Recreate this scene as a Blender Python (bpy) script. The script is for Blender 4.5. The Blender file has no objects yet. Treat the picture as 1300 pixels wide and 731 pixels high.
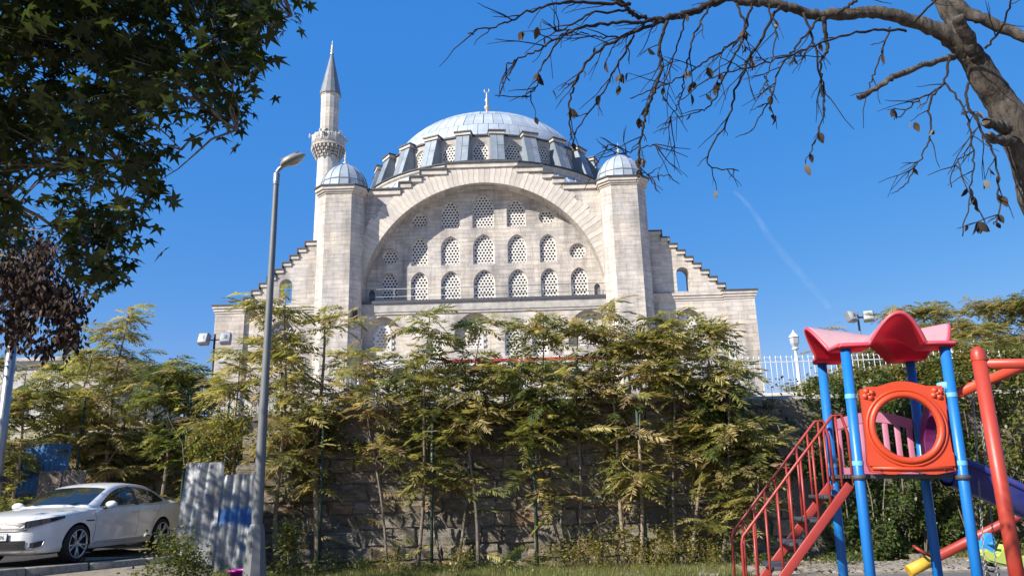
import bpy, bmesh, math, random
import numpy as np
from mathutils import Vector, Matrix
from mathutils.geometry import tessellate_polygon

random.seed(7)
RNG = np.random.default_rng(7)
PI = math.pi
R = math.radians

# ------------------------------------------------------------------ camera
scene = bpy.context.scene
col = scene.collection
F_PX, PITCH, ROLL = 960.0, R(14.715), R(-1.57)
EYE = np.array([0.0, 0.0, 1.6])
_fw = np.array([0, math.cos(PITCH), math.sin(PITCH)])
_up0 = np.array([0, -math.sin(PITCH), math.cos(PITCH)])
_rt0 = np.array([1.0, 0, 0])
_rt = _rt0 * math.cos(ROLL) + _up0 * math.sin(ROLL)
_up = -_rt0 * math.sin(ROLL) + _up0 * math.cos(ROLL)
cam_data = bpy.data.cameras.new('camera')
cam = bpy.data.objects.new('camera', cam_data)
col.objects.link(cam)
cam_data.sensor_width = 36.0
cam_data.lens = 36.0 * F_PX / 1300.0
cam_data.clip_start = 0.05
cam_data.clip_end = 30000
M3 = Matrix(((_rt[0], _up[0], -_fw[0]), (_rt[1], _up[1], -_fw[1]), (_rt[2], _up[2], -_fw[2])))
cam.matrix_world = Matrix.Translation(Vector(EYE)) @ M3.to_4x4()
scene.camera = cam
scene.render.resolution_x = 1024
scene.render.resolution_y = 575

# ------------------------------------------------------------------ sky and sun
SUN_AZ, SUN_EL = R(54.5), R(35)          # sun behind the camera's left shoulder
world = bpy.data.worlds.new('World')
scene.world = world
world.use_nodes = True
wn = world.node_tree.nodes
wl = world.node_tree.links
wn.clear()
sky = wn.new('ShaderNodeTexSky')
sky.sky_type = 'NISHITA'
sky.sun_disc = False
sky.sun_elevation = SUN_EL
# sun direction on the ground: (-sin az, -cos az); rotation 0 looks along +Y, clockwise
sky.sun_rotation = R(180) + SUN_AZ
sky.altitude = 0
sky.air_density = 1.0
sky.dust_density = 0.1
sky.ozone_density = 5.0
hs = wn.new('ShaderNodeHueSaturation')
hs.inputs['Saturation'].default_value = 1.3
hs.inputs['Value'].default_value = 1.0
bg = wn.new('ShaderNodeBackground')
bg.inputs['Strength'].default_value = 0.11
wo = wn.new('ShaderNodeOutputWorld')
wl.new(sky.outputs['Color'], hs.inputs['Color'])
# the camera's tone curve flattens the sky: scale and lift, the same everywhere
fl = wn.new('ShaderNodeVectorMath'); fl.operation = 'MULTIPLY_ADD'
fl.inputs[1].default_value = (.767, .386, .17)
fl.inputs[2].default_value = (.165, .80, 2.95)
wl.new(hs.outputs['Color'], fl.inputs[0])
wl.new(fl.outputs[0], bg.inputs['Color'])
wl.new(bg.outputs['Background'], wo.inputs['Surface'])

sd = bpy.data.lights.new('sun', 'SUN')
sd.energy = 4.6
sd.angle = R(0.53)
sd.color = (1.0, 0.94, 0.85)
sun = bpy.data.objects.new('sun', sd)
col.objects.link(sun)
sdir = Vector((-math.sin(SUN_AZ) * math.cos(SUN_EL), -math.cos(SUN_AZ) * math.cos(SUN_EL), math.sin(SUN_EL)))
sun.rotation_euler = sdir.to_track_quat('Z', 'Y').to_euler()
sun.location = (-20, -20, 30)

vs = scene.view_settings
vs.view_transform = 'Standard'
vs.look = 'None'
vs.exposure = 0.95
vs.gamma = 1.0
vs.use_curve_mapping = False
scene.render.engine = 'CYCLES'
scene.cycles.max_bounces = 6
scene.cycles.transparent_max_bounces = 8

# ------------------------------------------------------------------ pixel helpers (photo is 1300 x 731)
def ray(x, y):
    return _fw + _rt * (x - 650) / F_PX + _up * (365.5 - y) / F_PX
def at_y(x, y, Y):
    d = ray(x, y)
    return Vector(EYE + d * (Y / d[1]))
def at_z(x, y, Z):
    d = ray(x, y)
    return Vector(EYE + d * ((Z - EYE[2]) / d[2]))
def at_d(x, y, dist):
    d = ray(x, y)
    return Vector(EYE + d * dist)          # dist = depth along the optical axis

# ------------------------------------------------------------------ object helpers
def tag(o, label=None, cat=None, group=None, kind=None):
    if label: o['label'] = label
    if cat: o['category'] = cat
    if group: o['group'] = group
    if kind: o['kind'] = kind
    return o
def empty(name, loc=(0, 0, 0), rz=0.0, label=None, cat=None, group=None, parent=None):
    o = bpy.data.objects.new(name, None)
    col.objects.link(o)
    o.location = loc
    o.rotation_euler = (0, 0, rz)
    o.empty_display_size = 0.2
    if parent: o.parent = parent
    return tag(o, label, cat, group)
def place(name, me, parent=None, loc=(0, 0, 0), rot=(0, 0, 0), scale=(1, 1, 1)):
    o = bpy.data.objects.new(name, me)
    col.objects.link(o)
    o.location = loc
    o.rotation_euler = rot
    o.scale = scale
    if parent: o.parent = parent
    return o
def copy_tree(o, parent=None):
    c = o.copy()
    col.objects.link(c)
    c.parent = parent
    for ch in list(o.children):
        copy_tree(ch, c)
    return c

def perp(d):
    d = Vector(d).normalized()
    a = Vector((0, 0, 1)) if abs(d.z) < 0.9 else Vector((1, 0, 0))
    u = d.cross(a).normalized()
    return u, d.cross(u).normalized()

class MB:
    """collects shapes, builds ONE mesh object with metre-scaled UVs"""
    def __init__(s):
        s.v = []; s.f = []; s.m = []; s.sm = []
    def add(s, vs, fs, mi=0, smooth=False):
        b = len(s.v)
        s.v += [tuple(p) for p in vs]
        s.f += [tuple(i + b for i in f) for f in fs]
        s.m += [mi] * len(fs); s.sm += [smooth] * len(fs)
        return s
    def box(s, c, d, rz=0.0, mi=0, rot=None, bev=0.0):
        hx, hy, hz = d[0] / 2, d[1] / 2, d[2] / 2
        M = rot if rot is not None else Matrix.Rotation(rz, 3, 'Z')
        c = Vector(c)
        if bev <= 0:
            P = [(x, y, z) for z in (-hz, hz) for y in (-hy, hy) for x in (-hx, hx)]
            F = [(0, 2, 3, 1), (4, 5, 7, 6), (0, 1, 5, 4), (2, 6, 7, 3), (0, 4, 6, 2), (1, 3, 7, 5)]
            return s.add([c + M @ Vector(p) for p in P], F, mi)
        b = min(bev, hx * .9, hy * .9, hz * .9)
        bm = bmesh.new()
        bmesh.ops.create_cube(bm, size=1)
        for v in bm.verts: v.co = Vector((v.co.x * 2 * hx, v.co.y * 2 * hy, v.co.z * 2 * hz))
        bmesh.ops.bevel(bm, geom=bm.edges[:], offset=b, segments=2, affect='EDGES', profile=0.5)
        bm.verts.index_update()
        s.add([c + M @ v.co for v in bm.verts], [[v.index for v in f.verts] for f in bm.faces], mi, True)
        bm.free(); return s
    def rect(s, x0, x1, y0, y1, z0, z1, mi=0):
        return s.box(((x0 + x1) / 2, (y0 + y1) / 2, (z0 + z1) / 2), (abs(x1 - x0), abs(y1 - y0), abs(z1 - z0)), 0, mi)
    def tube(s, pts, rad, n=8, mi=0, cap=True, smooth=True):
        pts = [Vector(p) for p in pts]
        if not hasattr(rad, '__len__'): rad = [rad] * len(pts)
        vs = []; fs = []
        u = None
        for i, p in enumerate(pts):
            d = pts[min(i + 1, len(pts) - 1)] - pts[max(i - 1, 0)]
            if d.length < 1e-9: d = Vector((0, 0, 1))
            d.normalize()
            if u is None: u, w = perp(d)
            else:
                u = (u - d * u.dot(d))
                u = u.normalized() if u.length > 1e-6 else perp(d)[0]
                w = d.cross(u)
            w = d.cross(u)
            for k in range(n):
                a = 2 * PI * k / n
                vs.append(p + (u * math.cos(a) + w * math.sin(a)) * rad[i])
        for i in range(len(pts) - 1):
            for k in range(n):
                k2 = (k + 1) % n
                fs.append((i * n + k, i * n + k2, (i + 1) * n + k2, (i + 1) * n + k))
        s.add(vs, fs, mi, smooth)
        if cap:
            b = len(s.v) - len(vs)
            s.f.append(tuple(b + k for k in reversed(range(n)))); s.m.append(mi); s.sm.append(False)
            s.f.append(tuple(b + (len(pts) - 1) * n + k for k in range(n))); s.m.append(mi); s.sm.append(False)
        return s
    def lathe(s, prof, n=24, c=(0, 0, 0), mi=0, smooth=True, a0=0.0, a1=2 * PI, M=None):
        full = abs(a1 - a0 - 2 * PI) < 1e-6
        m = n if full else n + 1
        vs = []; fs = []
        c = Vector(c)
        for r, z in prof:
            for k in range(m):
                a = a0 + (a1 - a0) * k / n
                p = Vector((r * math.cos(a), r * math.sin(a), z))
                if M is not None: p = M @ p
                vs.append(c + p)
        for i in range(len(prof) - 1):
            for k in range(n):
                k2 = (k + 1) % m
                fs.append((i * m + k, i * m + k2, (i + 1) * m + k2, (i + 1) * m + k))
        return s.add(vs, fs, mi, smooth)
    def prism(s, poly, y0, y1, holes=(), mi=0, caps=True, axis='y', smooth=False):
        """polygon in (x,z) extruded along y; holes are real openings"""
        loops = [[Vector((p[0], p[1], 0)) for p in poly]] + [[Vector((p[0], p[1], 0)) for p in h] for h in holes]
        flat = [p for l in loops for p in l]
        def mk(p, t): return (p[0], t, p[1]) if axis == 'y' else ((t, p[0], p[1]) if axis == 'x' else (p[0], p[1], t))
        n = len(flat)
        vs = [mk(p, y0) for p in flat] + [mk(p, y1) for p in flat]
        fs = []
        if caps:
            tri = tessellate_polygon(loops)
            for a, b, c2 in tri:
                A, B, C = flat[a], flat[b], flat[c2]
                if (B - A).cross(C - A).z < 0: b, c2 = c2, b
                fs.append((a, b, c2) if axis != 'z' else (a, c2, b))
                fs.append((n + a, n + c2, n + b) if axis != 'z' else (n + a, n + b, n + c2))
        o = 0
        for li, l in enumerate(loops):
            m = len(l)
            area = sum(l[i].x * l[(i + 1) % m].y - l[(i + 1) % m].x * l[i].y for i in range(m))
            for i in range(m):
                j = (i + 1) % m
                q = (o + i, n + o + i, n + o + j, o + j)
                if (area > 0) == (li > 0): q = q[::-1]
                fs.append(q if axis != 'z' else q[::-1])
            o += m
        return s.add(vs, fs, mi, smooth)
    def build(s, name, mats, parent=None, loc=(0, 0, 0), rot=(0, 0, 0), scale=(1, 1, 1)):
        return place(name, s.mesh(name, mats), parent, loc, rot, scale)
    def mesh(s, name, mats):
        me = bpy.data.meshes.new(name)
        me.from_pydata(s.v, [], s.f)
        if not isinstance(mats, (list, tuple)): mats = [mats]
        for m in mats: me.materials.append(m)
        me.polygons.foreach_set('material_index', s.m)
        me.polygons.foreach_set('use_smooth', s.sm)
        me.update()
        uv_metric(me)
        return me

def uv_metric(me):
    nl = len(me.loops)
    if nl == 0: return
    uvl = me.uv_layers.new(name='UVMap')
    co = np.empty(len(me.vertices) * 3); me.vertices.foreach_get('co', co); co = co.reshape(-1, 3)
    vi = np.empty(nl, dtype=np.int32); me.loops.foreach_get('vertex_index', vi)
    nf = len(me.polygons)
    nr = np.empty(nf * 3); me.polygons.foreach_get('normal', nr); nr = nr.reshape(-1, 3)
    lt = np.empty(nf, dtype=np.int32); me.polygons.foreach_get('loop_total', lt)
    ln = np.repeat(nr, lt, axis=0)
    t = np.stack([-ln[:, 1], ln[:, 0], np.zeros(nl)], -1)
    L = np.linalg.norm(t, axis=1)
    flat = L < 0.35
    t[flat] = (1, 0, 0); L[flat] = 1
    t /= L[:, None]
    b = np.cross(ln, t)
    P = co[vi]
    uv = np.stack([(P * t).sum(1), np.where(flat, P[:, 1], (P * b).sum(1))], -1)
    uvl.data.foreach_set('uv', uv.astype(np.float32).ravel())

def mesh_np(name, V, Fidx, n, mat, colors=None, smooth=False):
    """fast mesh of faces that all have n corners; colors per face"""
    me = bpy.data.meshes.new(name)
    V = np.asarray(V, np.float32); Fidx = np.asarray(Fidx, np.int32)
    me.vertices.add(len(V)); me.vertices.foreach_set('co', V.ravel())
    me.loops.add(Fidx.size); me.loops.foreach_set('vertex_index', Fidx.ravel())
    nf = len(Fidx)
    me.polygons.add(nf)
    me.polygons.foreach_set('loop_start', np.arange(0, nf * n, n, dtype=np.int32))
    me.polygons.foreach_set('loop_total', np.full(nf, n, np.int32))
    if smooth: me.polygons.foreach_set('use_smooth', np.ones(nf, bool))
    me.materials.append(mat)
    if colors is not None:
        a = me.attributes.new('leafcol', 'FLOAT_COLOR', 'FACE')
        c4 = np.concatenate([colors, np.ones((nf, 1))], 1).astype(np.float32)
        a.data.foreach_set('color', c4.ravel())
    me.update(calc_edges=True)
    return me

# ------------------------------------------------------------------ materials
MATS = {}
def new_mat(name, rough=0.7, base=(.5, .5, .5), metal=0.0, spec=0.5):
    m = bpy.data.materials.new(name)
    m.use_nodes = True
    nt = m.node_tree
    b = nt.nodes['Principled BSDF']
    b.inputs['Base Color'].default_value = (*base, 1)
    b.inputs['Roughness'].default_value = rough
    b.inputs['Metallic'].default_value = metal
    b.inputs['Specular IOR Level'].default_value = spec
    return m, nt, b
def N(nt, t, **kw):
    n = nt.nodes.new(t)
    for k, v in kw.items():
        if k in n.inputs: n.inputs[k].default_value = v
        else: setattr(n, k, v)
    return n
def ramp(nt, fac, stops):
    r = nt.nodes.new('ShaderNodeValToRGB')
    el = r.color_ramp.elements
    while len(el) < len(stops): el.new(0.5)
    for e, (p, c) in zip(el, stops):
        e.position = p
        e.color = (*c, 1) if hasattr(c, '__len__') else (c, c, c, 1)
    nt.links.new(fac, r.inputs['Fac'])
    return r.outputs['Color']
def mixc(nt, fac, a, b, mode='MIX'):
    n = nt.nodes.new('ShaderNodeMix'); n.data_type = 'RGBA'; n.blend_type = mode
    for i, x in ((0, fac), (6, a), (7, b)):
        if hasattr(x, 'default_value') or hasattr(x, 'is_linked'): nt.links.new(x, n.inputs[i])
        else: n.inputs[i].default_value = x if i == 0 else (*x, 1)
    return n.outputs[2]
def noise(nt, scale, detail=4, rough=0.55, vec=None, dist=0.0):
    n = N(nt, 'ShaderNodeTexNoise', Scale=scale, Detail=detail, Roughness=rough, Distortion=dist)
    if vec is not None: nt.links.new(vec, n.inputs['Vector'])
    return n.outputs['Fac']
def coords(nt, kind='Object', scale=(1, 1, 1)):
    c = nt.nodes.new('ShaderNodeTexCoord')
    mp = nt.nodes.new('ShaderNodeMapping')
    mp.inputs['Scale'].default_value = scale
    nt.links.new(c.outputs[kind], mp.inputs['Vector'])
    return mp.outputs['Vector']
def bump(nt, b, h, strength=0.4, dist=0.02):
    n = N(nt, 'ShaderNodeBump', Strength=strength, Distance=dist)
    nt.links.new(h, n.inputs['Height'])
    nt.links.new(n.outputs['Normal'], b.inputs['Normal'])

def simple(name, c, rough=0.6, metal=0.0, var=0.18, sc=4.0, spec=0.5, bmp=0.0, coat=0.0):
    m, nt, b = new_mat(name, rough, c, metal, spec)
    v = coords(nt)
    f = noise(nt, sc, 5, 0.6, v)
    d = tuple(max(0, x * (1 - var)) for x in c); l = tuple(min(1, x * (1 + var * .6)) for x in c)
    nt.links.new(ramp(nt, f, [(0.3, d), (0.7, l)]), b.inputs['Base Color'])
    f2 = noise(nt, sc * 6, 3, 0.5, v)
    mr = N(nt, 'ShaderNodeMapRange'); nt.links.new(f2, mr.inputs['Value'])
    mr.inputs['To Min'].default_value = max(0, rough - .1); mr.inputs['To Max'].default_value = min(1, rough + .1)
    nt.links.new(mr.outputs['Result'], b.inputs['Roughness'])
    if bmp > 0: bump(nt, b, f2, bmp, 0.01)
    if coat > 0: b.inputs['Coat Weight'].default_value = coat; b.inputs['Coat Roughness'].default_value = 0.08
    MATS[name] = m
    return m

def ashlar(name, c1, c2, bw, bh, dirt=0.35):
    m, nt, b = new_mat(name, 0.85, c1, 0, 0.25)
    uv = coords(nt, 'UV')
    br = N(nt, 'ShaderNodeTexBrick', Scale=1.0)
    br.inputs['Brick Width'].default_value = bw; br.inputs['Row Height'].default_value = bh
    br.inputs['Mortar Size'].default_value = 0.012; br.inputs['Mortar Smooth'].default_value = 0.3
    br.inputs['Bias'].default_value = 0.0
    br.offset = 0.43; br.squash = 0.8; br.squash_frequency = 3
    br.inputs['Color1'].default_value = (*c1, 1); br.inputs['Color2'].default_value = (*c2, 1)
    br.inputs['Mortar'].default_value = (*[x * 0.86 for x in c2], 1)
    wob = N(nt, 'ShaderNodeTexNoise', Scale=0.8, Detail=2.0)
    nt.links.new(uv, wob.inputs['Vector'])
    wv = N(nt, 'ShaderNodeVectorMath', operation='MULTIPLY_ADD')
    nt.links.new(wob.outputs['Color'], wv.inputs[0]); wv.inputs[1].default_value = (.5, .05, 0); nt.links.new(uv, wv.inputs[2])
    nt.links.new(wv.outputs[0], br.inputs['Vector'])
    # sedimentary streaks in the limestone
    uvs = coords(nt, 'UV', (0.8, 6, 1))
    st = noise(nt, 1.0, 6, 0.65, uvs, 0.6)
    c = mixc(nt, 1.0, br.outputs['Color'], ramp(nt, st, [(0.28, .66), (0.48, .96), (0.75, 1.1)]), 'MULTIPLY')
    # weather stains running down
    uvd = coords(nt, 'UV', (0.55, 0.1, 1))
    dd = noise(nt, 1.0, 6, 0.62, uvd)
    c = mixc(nt, 1.0, c, ramp(nt, dd, [(0.36, (1 - dirt, 1 - dirt * .98, 1 - dirt * .93)), (0.55, (1, 1, 1))]), 'MULTIPLY')
    uvr = coords(nt, 'UV', (2.4, 0.14, 1))
    rs = noise(nt, 1.0, 5, 0.7, uvr)
    c = mixc(nt, 1.0, c, ramp(nt, rs, [(0.30, (.70, .69, .67)), (0.44, (1, 1, 1)), (0.66, (1, 1, 1)), (0.76, (1.06, 1.05, 1.03))]), 'MULTIPLY')
    pb = N(nt, 'ShaderNodeTexVoronoi', Scale=0.55); nt.links.new(uv, pb.inputs['Vector'])
    c = mixc(nt, 1.0, c, ramp(nt, pb.outputs['Color'], [(0.1, (.90, .90, .91)), (0.5, (1, 1, 1)), (0.9, (1.04, 1.02, .98))]), 'MULTIPLY')
    big = noise(nt, 0.22, 4, 0.5, uv)
    c = mixc(nt, 1.0, c, ramp(nt, big, [(0.35, (.84, .86, .89)), (0.65, (1.04, 1.0, .95))]), 'MULTIPLY')
    nt.links.new(c, b.inputs['Base Color'])
    inv = N(nt, 'ShaderNodeMath', operation='SUBTRACT'); inv.inputs[0].default_value = 1
    nt.links.new(br.outputs['Fac'], inv.inputs[1])
    ad = N(nt, 'ShaderNodeMath', operation='MULTIPLY_ADD')
    nt.links.new(st, ad.inputs[0]); ad.inputs[1].default_value = 0.35; nt.links.new(inv.outputs[0], ad.inputs[2])
    bump(nt, b, ad.outputs[0], 0.6, 0.03)
    MATS[name] = m
    return m
ashlar('ashlar', (.64, .585, .515), (.49, .45, .405), 0.95, 0.36, .42)
ashlar('ashlar_smooth', (.60, .55, .485), (.53, .485, .43), 1.3, 0.6, 0.25)
simple('stone_trim', (.52, .47, .405), 0.85, var=0.25, sc=1.6, spec=0.25, bmp=0.3)
simple('stone_grey', (.40, .375, .34), 0.85, var=0.3, sc=1.8, spec=0.25, bmp=0.3)
simple('grille_white', (.60, .575, .53), 0.85, var=0.12, sc=3, spec=0.3)
simple('lead_edge', (.07, .075, .085), 0.6, 0.2, var=0.25, sc=5)
simple('dark_void', (.02, .02, .022), 0.5, var=0.3, sc=2)
simple('gold', (.55, .47, .33), 0.45, 0.5, var=0.2, sc=6)

def lead(name, c, var):
    m, nt, b = new_mat(name, 0.62, c, 0.15, 0.4)
    v = coords(nt)
    oi = nt.nodes.new('ShaderNodeObjectInfo')
    f = noise(nt, 1.3, 6, 0.6, v)
    d = tuple(x * (1 - var) for x in c); l = tuple(min(1, x * (1 + var)) for x in c)
    cc = ramp(nt, f, [(0.3, d), (0.7, l)])
    cc = mixc(nt, 1.0, cc, ramp(nt, oi.outputs['Random'], [(0.0, (.80, .82, .84)), (0.5, (1, 1, 1)), (1.0, (1.1, 1.1, 1.08))]), 'MULTIPLY')
    nt.links.new(cc, b.inputs['Base Color'])
    bump(nt, b, noise(nt, 2.2, 3, 0.5, v), 0.25, 0.05)
    MATS[name] = m
lead('lead', (.36, .41, .465), 0.16)
lead('lead_dark', (.17, .185, .20), 0.2)
lead('lead_blue', (.205, .24, .275), 0.18)

def leafmat(name, trans=0.35, rough=0.4, spec=0.5):
    m, nt, b = new_mat(name, rough, (.1, .12, .04), 0, spec)
    at = nt.nodes.new('ShaderNodeAttribute'); at.attribute_name = 'leafcol'
    nt.links.new(at.outputs['Color'], b.inputs['Base Color'])
    tr = nt.nodes.new('ShaderNodeBsdfTranslucent')
    g = N(nt, 'ShaderNodeMix', data_type='RGBA', blend_type='MULTIPLY'); g.inputs[0].default_value = 1
    nt.links.new(at.outputs['Color'], g.inputs[6]); g.inputs[7].default_value = (1.3, 1.3, .75, 1)
    nt.links.new(g.outputs[2], tr.inputs['Color'])
    mx = nt.nodes.new('ShaderNodeMixShader'); mx.inputs[0].default_value = trans
    out = nt.nodes['Material Output']
    nt.links.new(b.outputs[0], mx.inputs[1]); nt.links.new(tr.outputs[0], mx.inputs[2])
    nt.links.new(mx.outputs[0], out.inputs['Surface'])
    MATS[name] = m
leafmat('leaf', 0.48)
leafmat('leaf_dry', 0.12, 0.75, 0.2)

def bark(name, c1, c2, sc=1.0):
    m, nt, b = new_mat(name, 0.9, c1, 0, 0.2)
    v = coords(nt, 'Object', (9 * sc, 9 * sc, 2.2 * sc))
    f = noise(nt, 2.0, 7, 0.7, v, 0.8)
    v2 = coords(nt, 'Object', (2 * sc, 2 * sc, 2 * sc))
    g = noise(nt, 2.0, 4, 0.6, v2)
    c = ramp(nt, f, [(0.32, c1), (0.68, c2)])
    c = mixc(nt, 1.0, c, ramp(nt, g, [(0.35, .7), (0.62, 1.1)]), 'MULTIPLY')
    nt.links.new(c, b.inputs['Base Color'])
    bump(nt, b, f, 0.9, 0.012)
    MATS[name] = m
bark('bark_grey', (.09, .072, .055), (.27, .225, .18))
bark('bark_pale', (.16, .125, .085), (.36, .29, .21))
bark('bark_old', (.02, .017, .014), (.145, .125, .105), 1.6)
bark('twig', (.018, .015, .013), (.05, .042, .036), 2)
# ------------------------------------------------------------------ ground materials
def ground_mat(name, c1, c2, c3, sc=1.0, bs=0.5):
    m, nt, b = new_mat(name, 0.95, c1, 0, 0.2)
    v = coords(nt)
    f = noise(nt, 0.6 * sc, 8, 0.65, v); g = noise(nt, 9 * sc, 6, 0.7, v)
    c = ramp(nt, f, [(0.35, c1), (0.65, c2)])
    c = mixc(nt, ramp(nt, g, [(0.5, 0), (0.68, 1)]), c, c3)
    nt.links.new(c, b.inputs['Base Color'])
    bump(nt, b, g, bs, 0.03)
    MATS[name] = m
    return m
ground_mat('earth', (.20, .17, .125), (.27, .23, .175), (.13, .115, .08))
ground_mat('asphalt', (.03, .03, .031), (.045, .044, .043), (.065, .062, .058), 2.0, 0.3)
ground_mat('concrete', (.20, .185, .16), (.31, .285, .25), (.12, .11, .095), 1.5, 0.5)
ground_mat('rubber_paving', (.10, .10, .10), (.14, .138, .135), (.19, .185, .18), 2.0, 0.3)
ground_mat('rubble', (.10, .085, .065), (.17, .145, .11), (.06, .052, .04), 3.0, 1.0)
ground_mat('mortar', (.13, .115, .095), (.19, .168, .138), (.07, .06, .05), 3.0, 0.8)

def terrain():
    # one sheet out to the horizon: level by the playground, rising a little to the left where the car stands
    xs = np.concatenate([[-3000, -400, -60], np.arange(-30, 30.1, 1.0), [60, 400, 3000]])
    ys = np.concatenate([[-3000, -300, -30], np.arange(-8, 30.1, 1.0), [60, 400, 3000]])
    X, Y = np.meshgrid(xs, ys)
    t = np.clip((-X - 4.6) / 2.6, 0, 1) * np.clip((Y - 9.5) / 4.0, 0, 1)
    Z = 0.27 * t * t * (3 - 2 * t) + 0.12 * np.clip((-X + 2) / 8, 0, 1) * np.clip((Y - 12) / 4, 0, 1)
    V = np.stack([X, Y, Z], -1).reshape(-1, 3)
    nx = len(xs); F = []
    for j in range(len(ys) - 1):
        for i in range(nx - 1):
            a = j * nx + i
            F.append((a, a + 1, a + nx + 1, a + nx))
    me = mesh_np('ground', V, F, 4, MATS['earth'], smooth=True)
    o = place('ground', me); tag(o, 'bare earth ground with a rise towards the parked car', 'ground', kind='structure')
    return o
def gz(x, y):
    t = min(max((-x - 4.6) / 2.6, 0), 1) * min(max((y - 9.5) / 4.0, 0), 1)
    return 0.27 * t * t * (3 - 2 * t) + 0.12 * min(max((-x + 2) / 8, 0), 1) * min(max((y - 12) / 4, 0), 1)
terrain()
# playground paving on the right and the light path along the wall foot
m = MB(); m.rect(2.6, 16, 2.0, 13.6, -0.2, 0.012)
tag(m.build('playground_paving', MATS['rubber_paving']), 'dark grey playground paving under the climbing frame', 'paving', kind='structure')
m = MB(); m.box((9.7, 14.85, -0.08), (13.0, 1.9, 0.22), R(-2.5), bev=0.02)
tag(m.build('path', MATS['concrete']), 'pale concrete path along the foot of the wall', 'path', kind='structure')

# parking road where the car stands, with its concrete edge
RZ = 0.46
A = at_z(-60, 728, RZ); B = at_z(120, 713.5, RZ)
d = (B - A).normalized(); nrm = Vector((-d.y, d.x, 0))
m = MB()
Lr = (B - A).length
road_c = [A + d * -14, A + d * (Lr + 1.9), A + d * (Lr + 1.2) + nrm * 7.5, A + d * -14 + nrm * 7.5]
m.prism([(p.x, p.y) for p in road_c], 0.05, RZ, axis='z')
tag(m.build('parking_road', MATS['asphalt']), 'raised asphalt strip that the white car is parked on', 'road', kind='structure')
kerb = MB().box((0, 0, 0), (0.98, 0.22, 0.34), bev=0.02).mesh('kerb_stone', MATS['concrete'])
kroot = empty('kerb', A - Vector((0, 0, RZ)), math.atan2(d.y, d.x))
tag(kroot, 'pale concrete kerb edging the raised parking strip', 'kerb', kind='structure')
for i in range(-4, 5):
    place('kerb_stone', kerb, kroot, (i + 0.5 + random.uniform(-.01, .01), -0.115 + random.uniform(-.012, .012), RZ - 0.155 + random.uniform(-.01, .006)), (random.uniform(-.02, .02), 0, random.uniform(-.012, .012)))
# broken slab of concrete at the end of the kerb
c = at_z(150, 710, RZ - .05)
m = MB(); m.prism([(-.75, -.3), (.7, -.35), (.75, .35), (.1, .42), (-.7, .3)], -.32, .03, axis='z')
tag(m.build('concrete_slab', MATS['concrete'], None, (c.x, c.y, RZ - .03), (R(-3), R(4), math.atan2(d.y, d.x) + .1)), 'cracked concrete slab beside the rear of the parked car', 'slab')

# terrace on which the mosque stands
m = MB(); m.prism([(-5.6, 17.1), (40, 17.1), (120, 140), (-140, 140), (-40, 21.2), (-5.6, 21.2)], -0.5, 3.42, axis='z')
ground_mat('pale_paving', (.40, .375, .34), (.48, .45, .41), (.33, .31, .28), 1.0, .2)
tag(m.build('terrace', MATS['pale_paving']), 'raised terrace behind the stone wall carrying the mosque', 'terrace', kind='structure')

# ------------------------------------------------------------------ rubble retaining wall, stone by stone
def stone_mesh(seed, mat):
    r = np.random.default_rng(seed)
    bm = bmesh.new()
    bmesh.ops.create_cube(bm, size=1)
    bmesh.ops.subdivide_edges(bm, edges=bm.edges[:], cuts=1, use_grid_fill=True)
    for v in bm.verts:
        c = v.co
        nz = sum(abs(x) > .4 for x in c)
        k = {3: .96, 2: 1.0, 1: 1.0}.get(nz, 1)
        j = r.uniform(-.07, .07, 3)
        v.co = Vector((c.x * k + j[0], c.y * (1 if nz == 1 else .93) + j[1] * 1.3, c.z * k + j[2]))
    me = bpy.data.meshes.new('stone')
    bm.to_mesh(me); bm.free()
    me.materials.append(mat)
    uv_metric(me)
    return me
def stone_mat():
    m, nt, b = new_mat('wall_stone', 0.92, (.3, .27, .22), 0, 0.2)
    v = coords(nt, 'Object', (1.6, 1.6, 1.6)); oi = nt.nodes.new('ShaderNodeObjectInfo')
    vv = N(nt, 'ShaderNodeVectorMath', operation='ADD'); nt.links.new(v, vv.inputs[0]); nt.links.new(oi.outputs['Location'], vv.inputs[1])
    f = noise(nt, 2.2, 8, 0.68, vv.outputs[0])
    c = ramp(nt, f, [(0.28, (.10, .088, .07)), (0.5, (.235, .205, .165)), (0.72, (.35, .31, .25))])
    c = mixc(nt, 1.0, c, ramp(nt, oi.outputs['Random'], [(0, (.66, .62, .58)), (0.35, (1, .96, .9)), (0.7, (.9, .92, .92)), (0.9, (1.15, 1.08, .96)), (1, (.95, .68, .5))]), 'MULTIPLY')
    nt.links.new(c, b.inputs['Base Color'])
    bump(nt, b, noise(nt, 6, 8, 0.7, vv.outputs[0]), 0.8, 0.05)
    MATS['wall_stone'] = m
    return m
stone_mat()
SM = [stone_mesh(s, MATS['wall_stone']) for s in range(10)]
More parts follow.
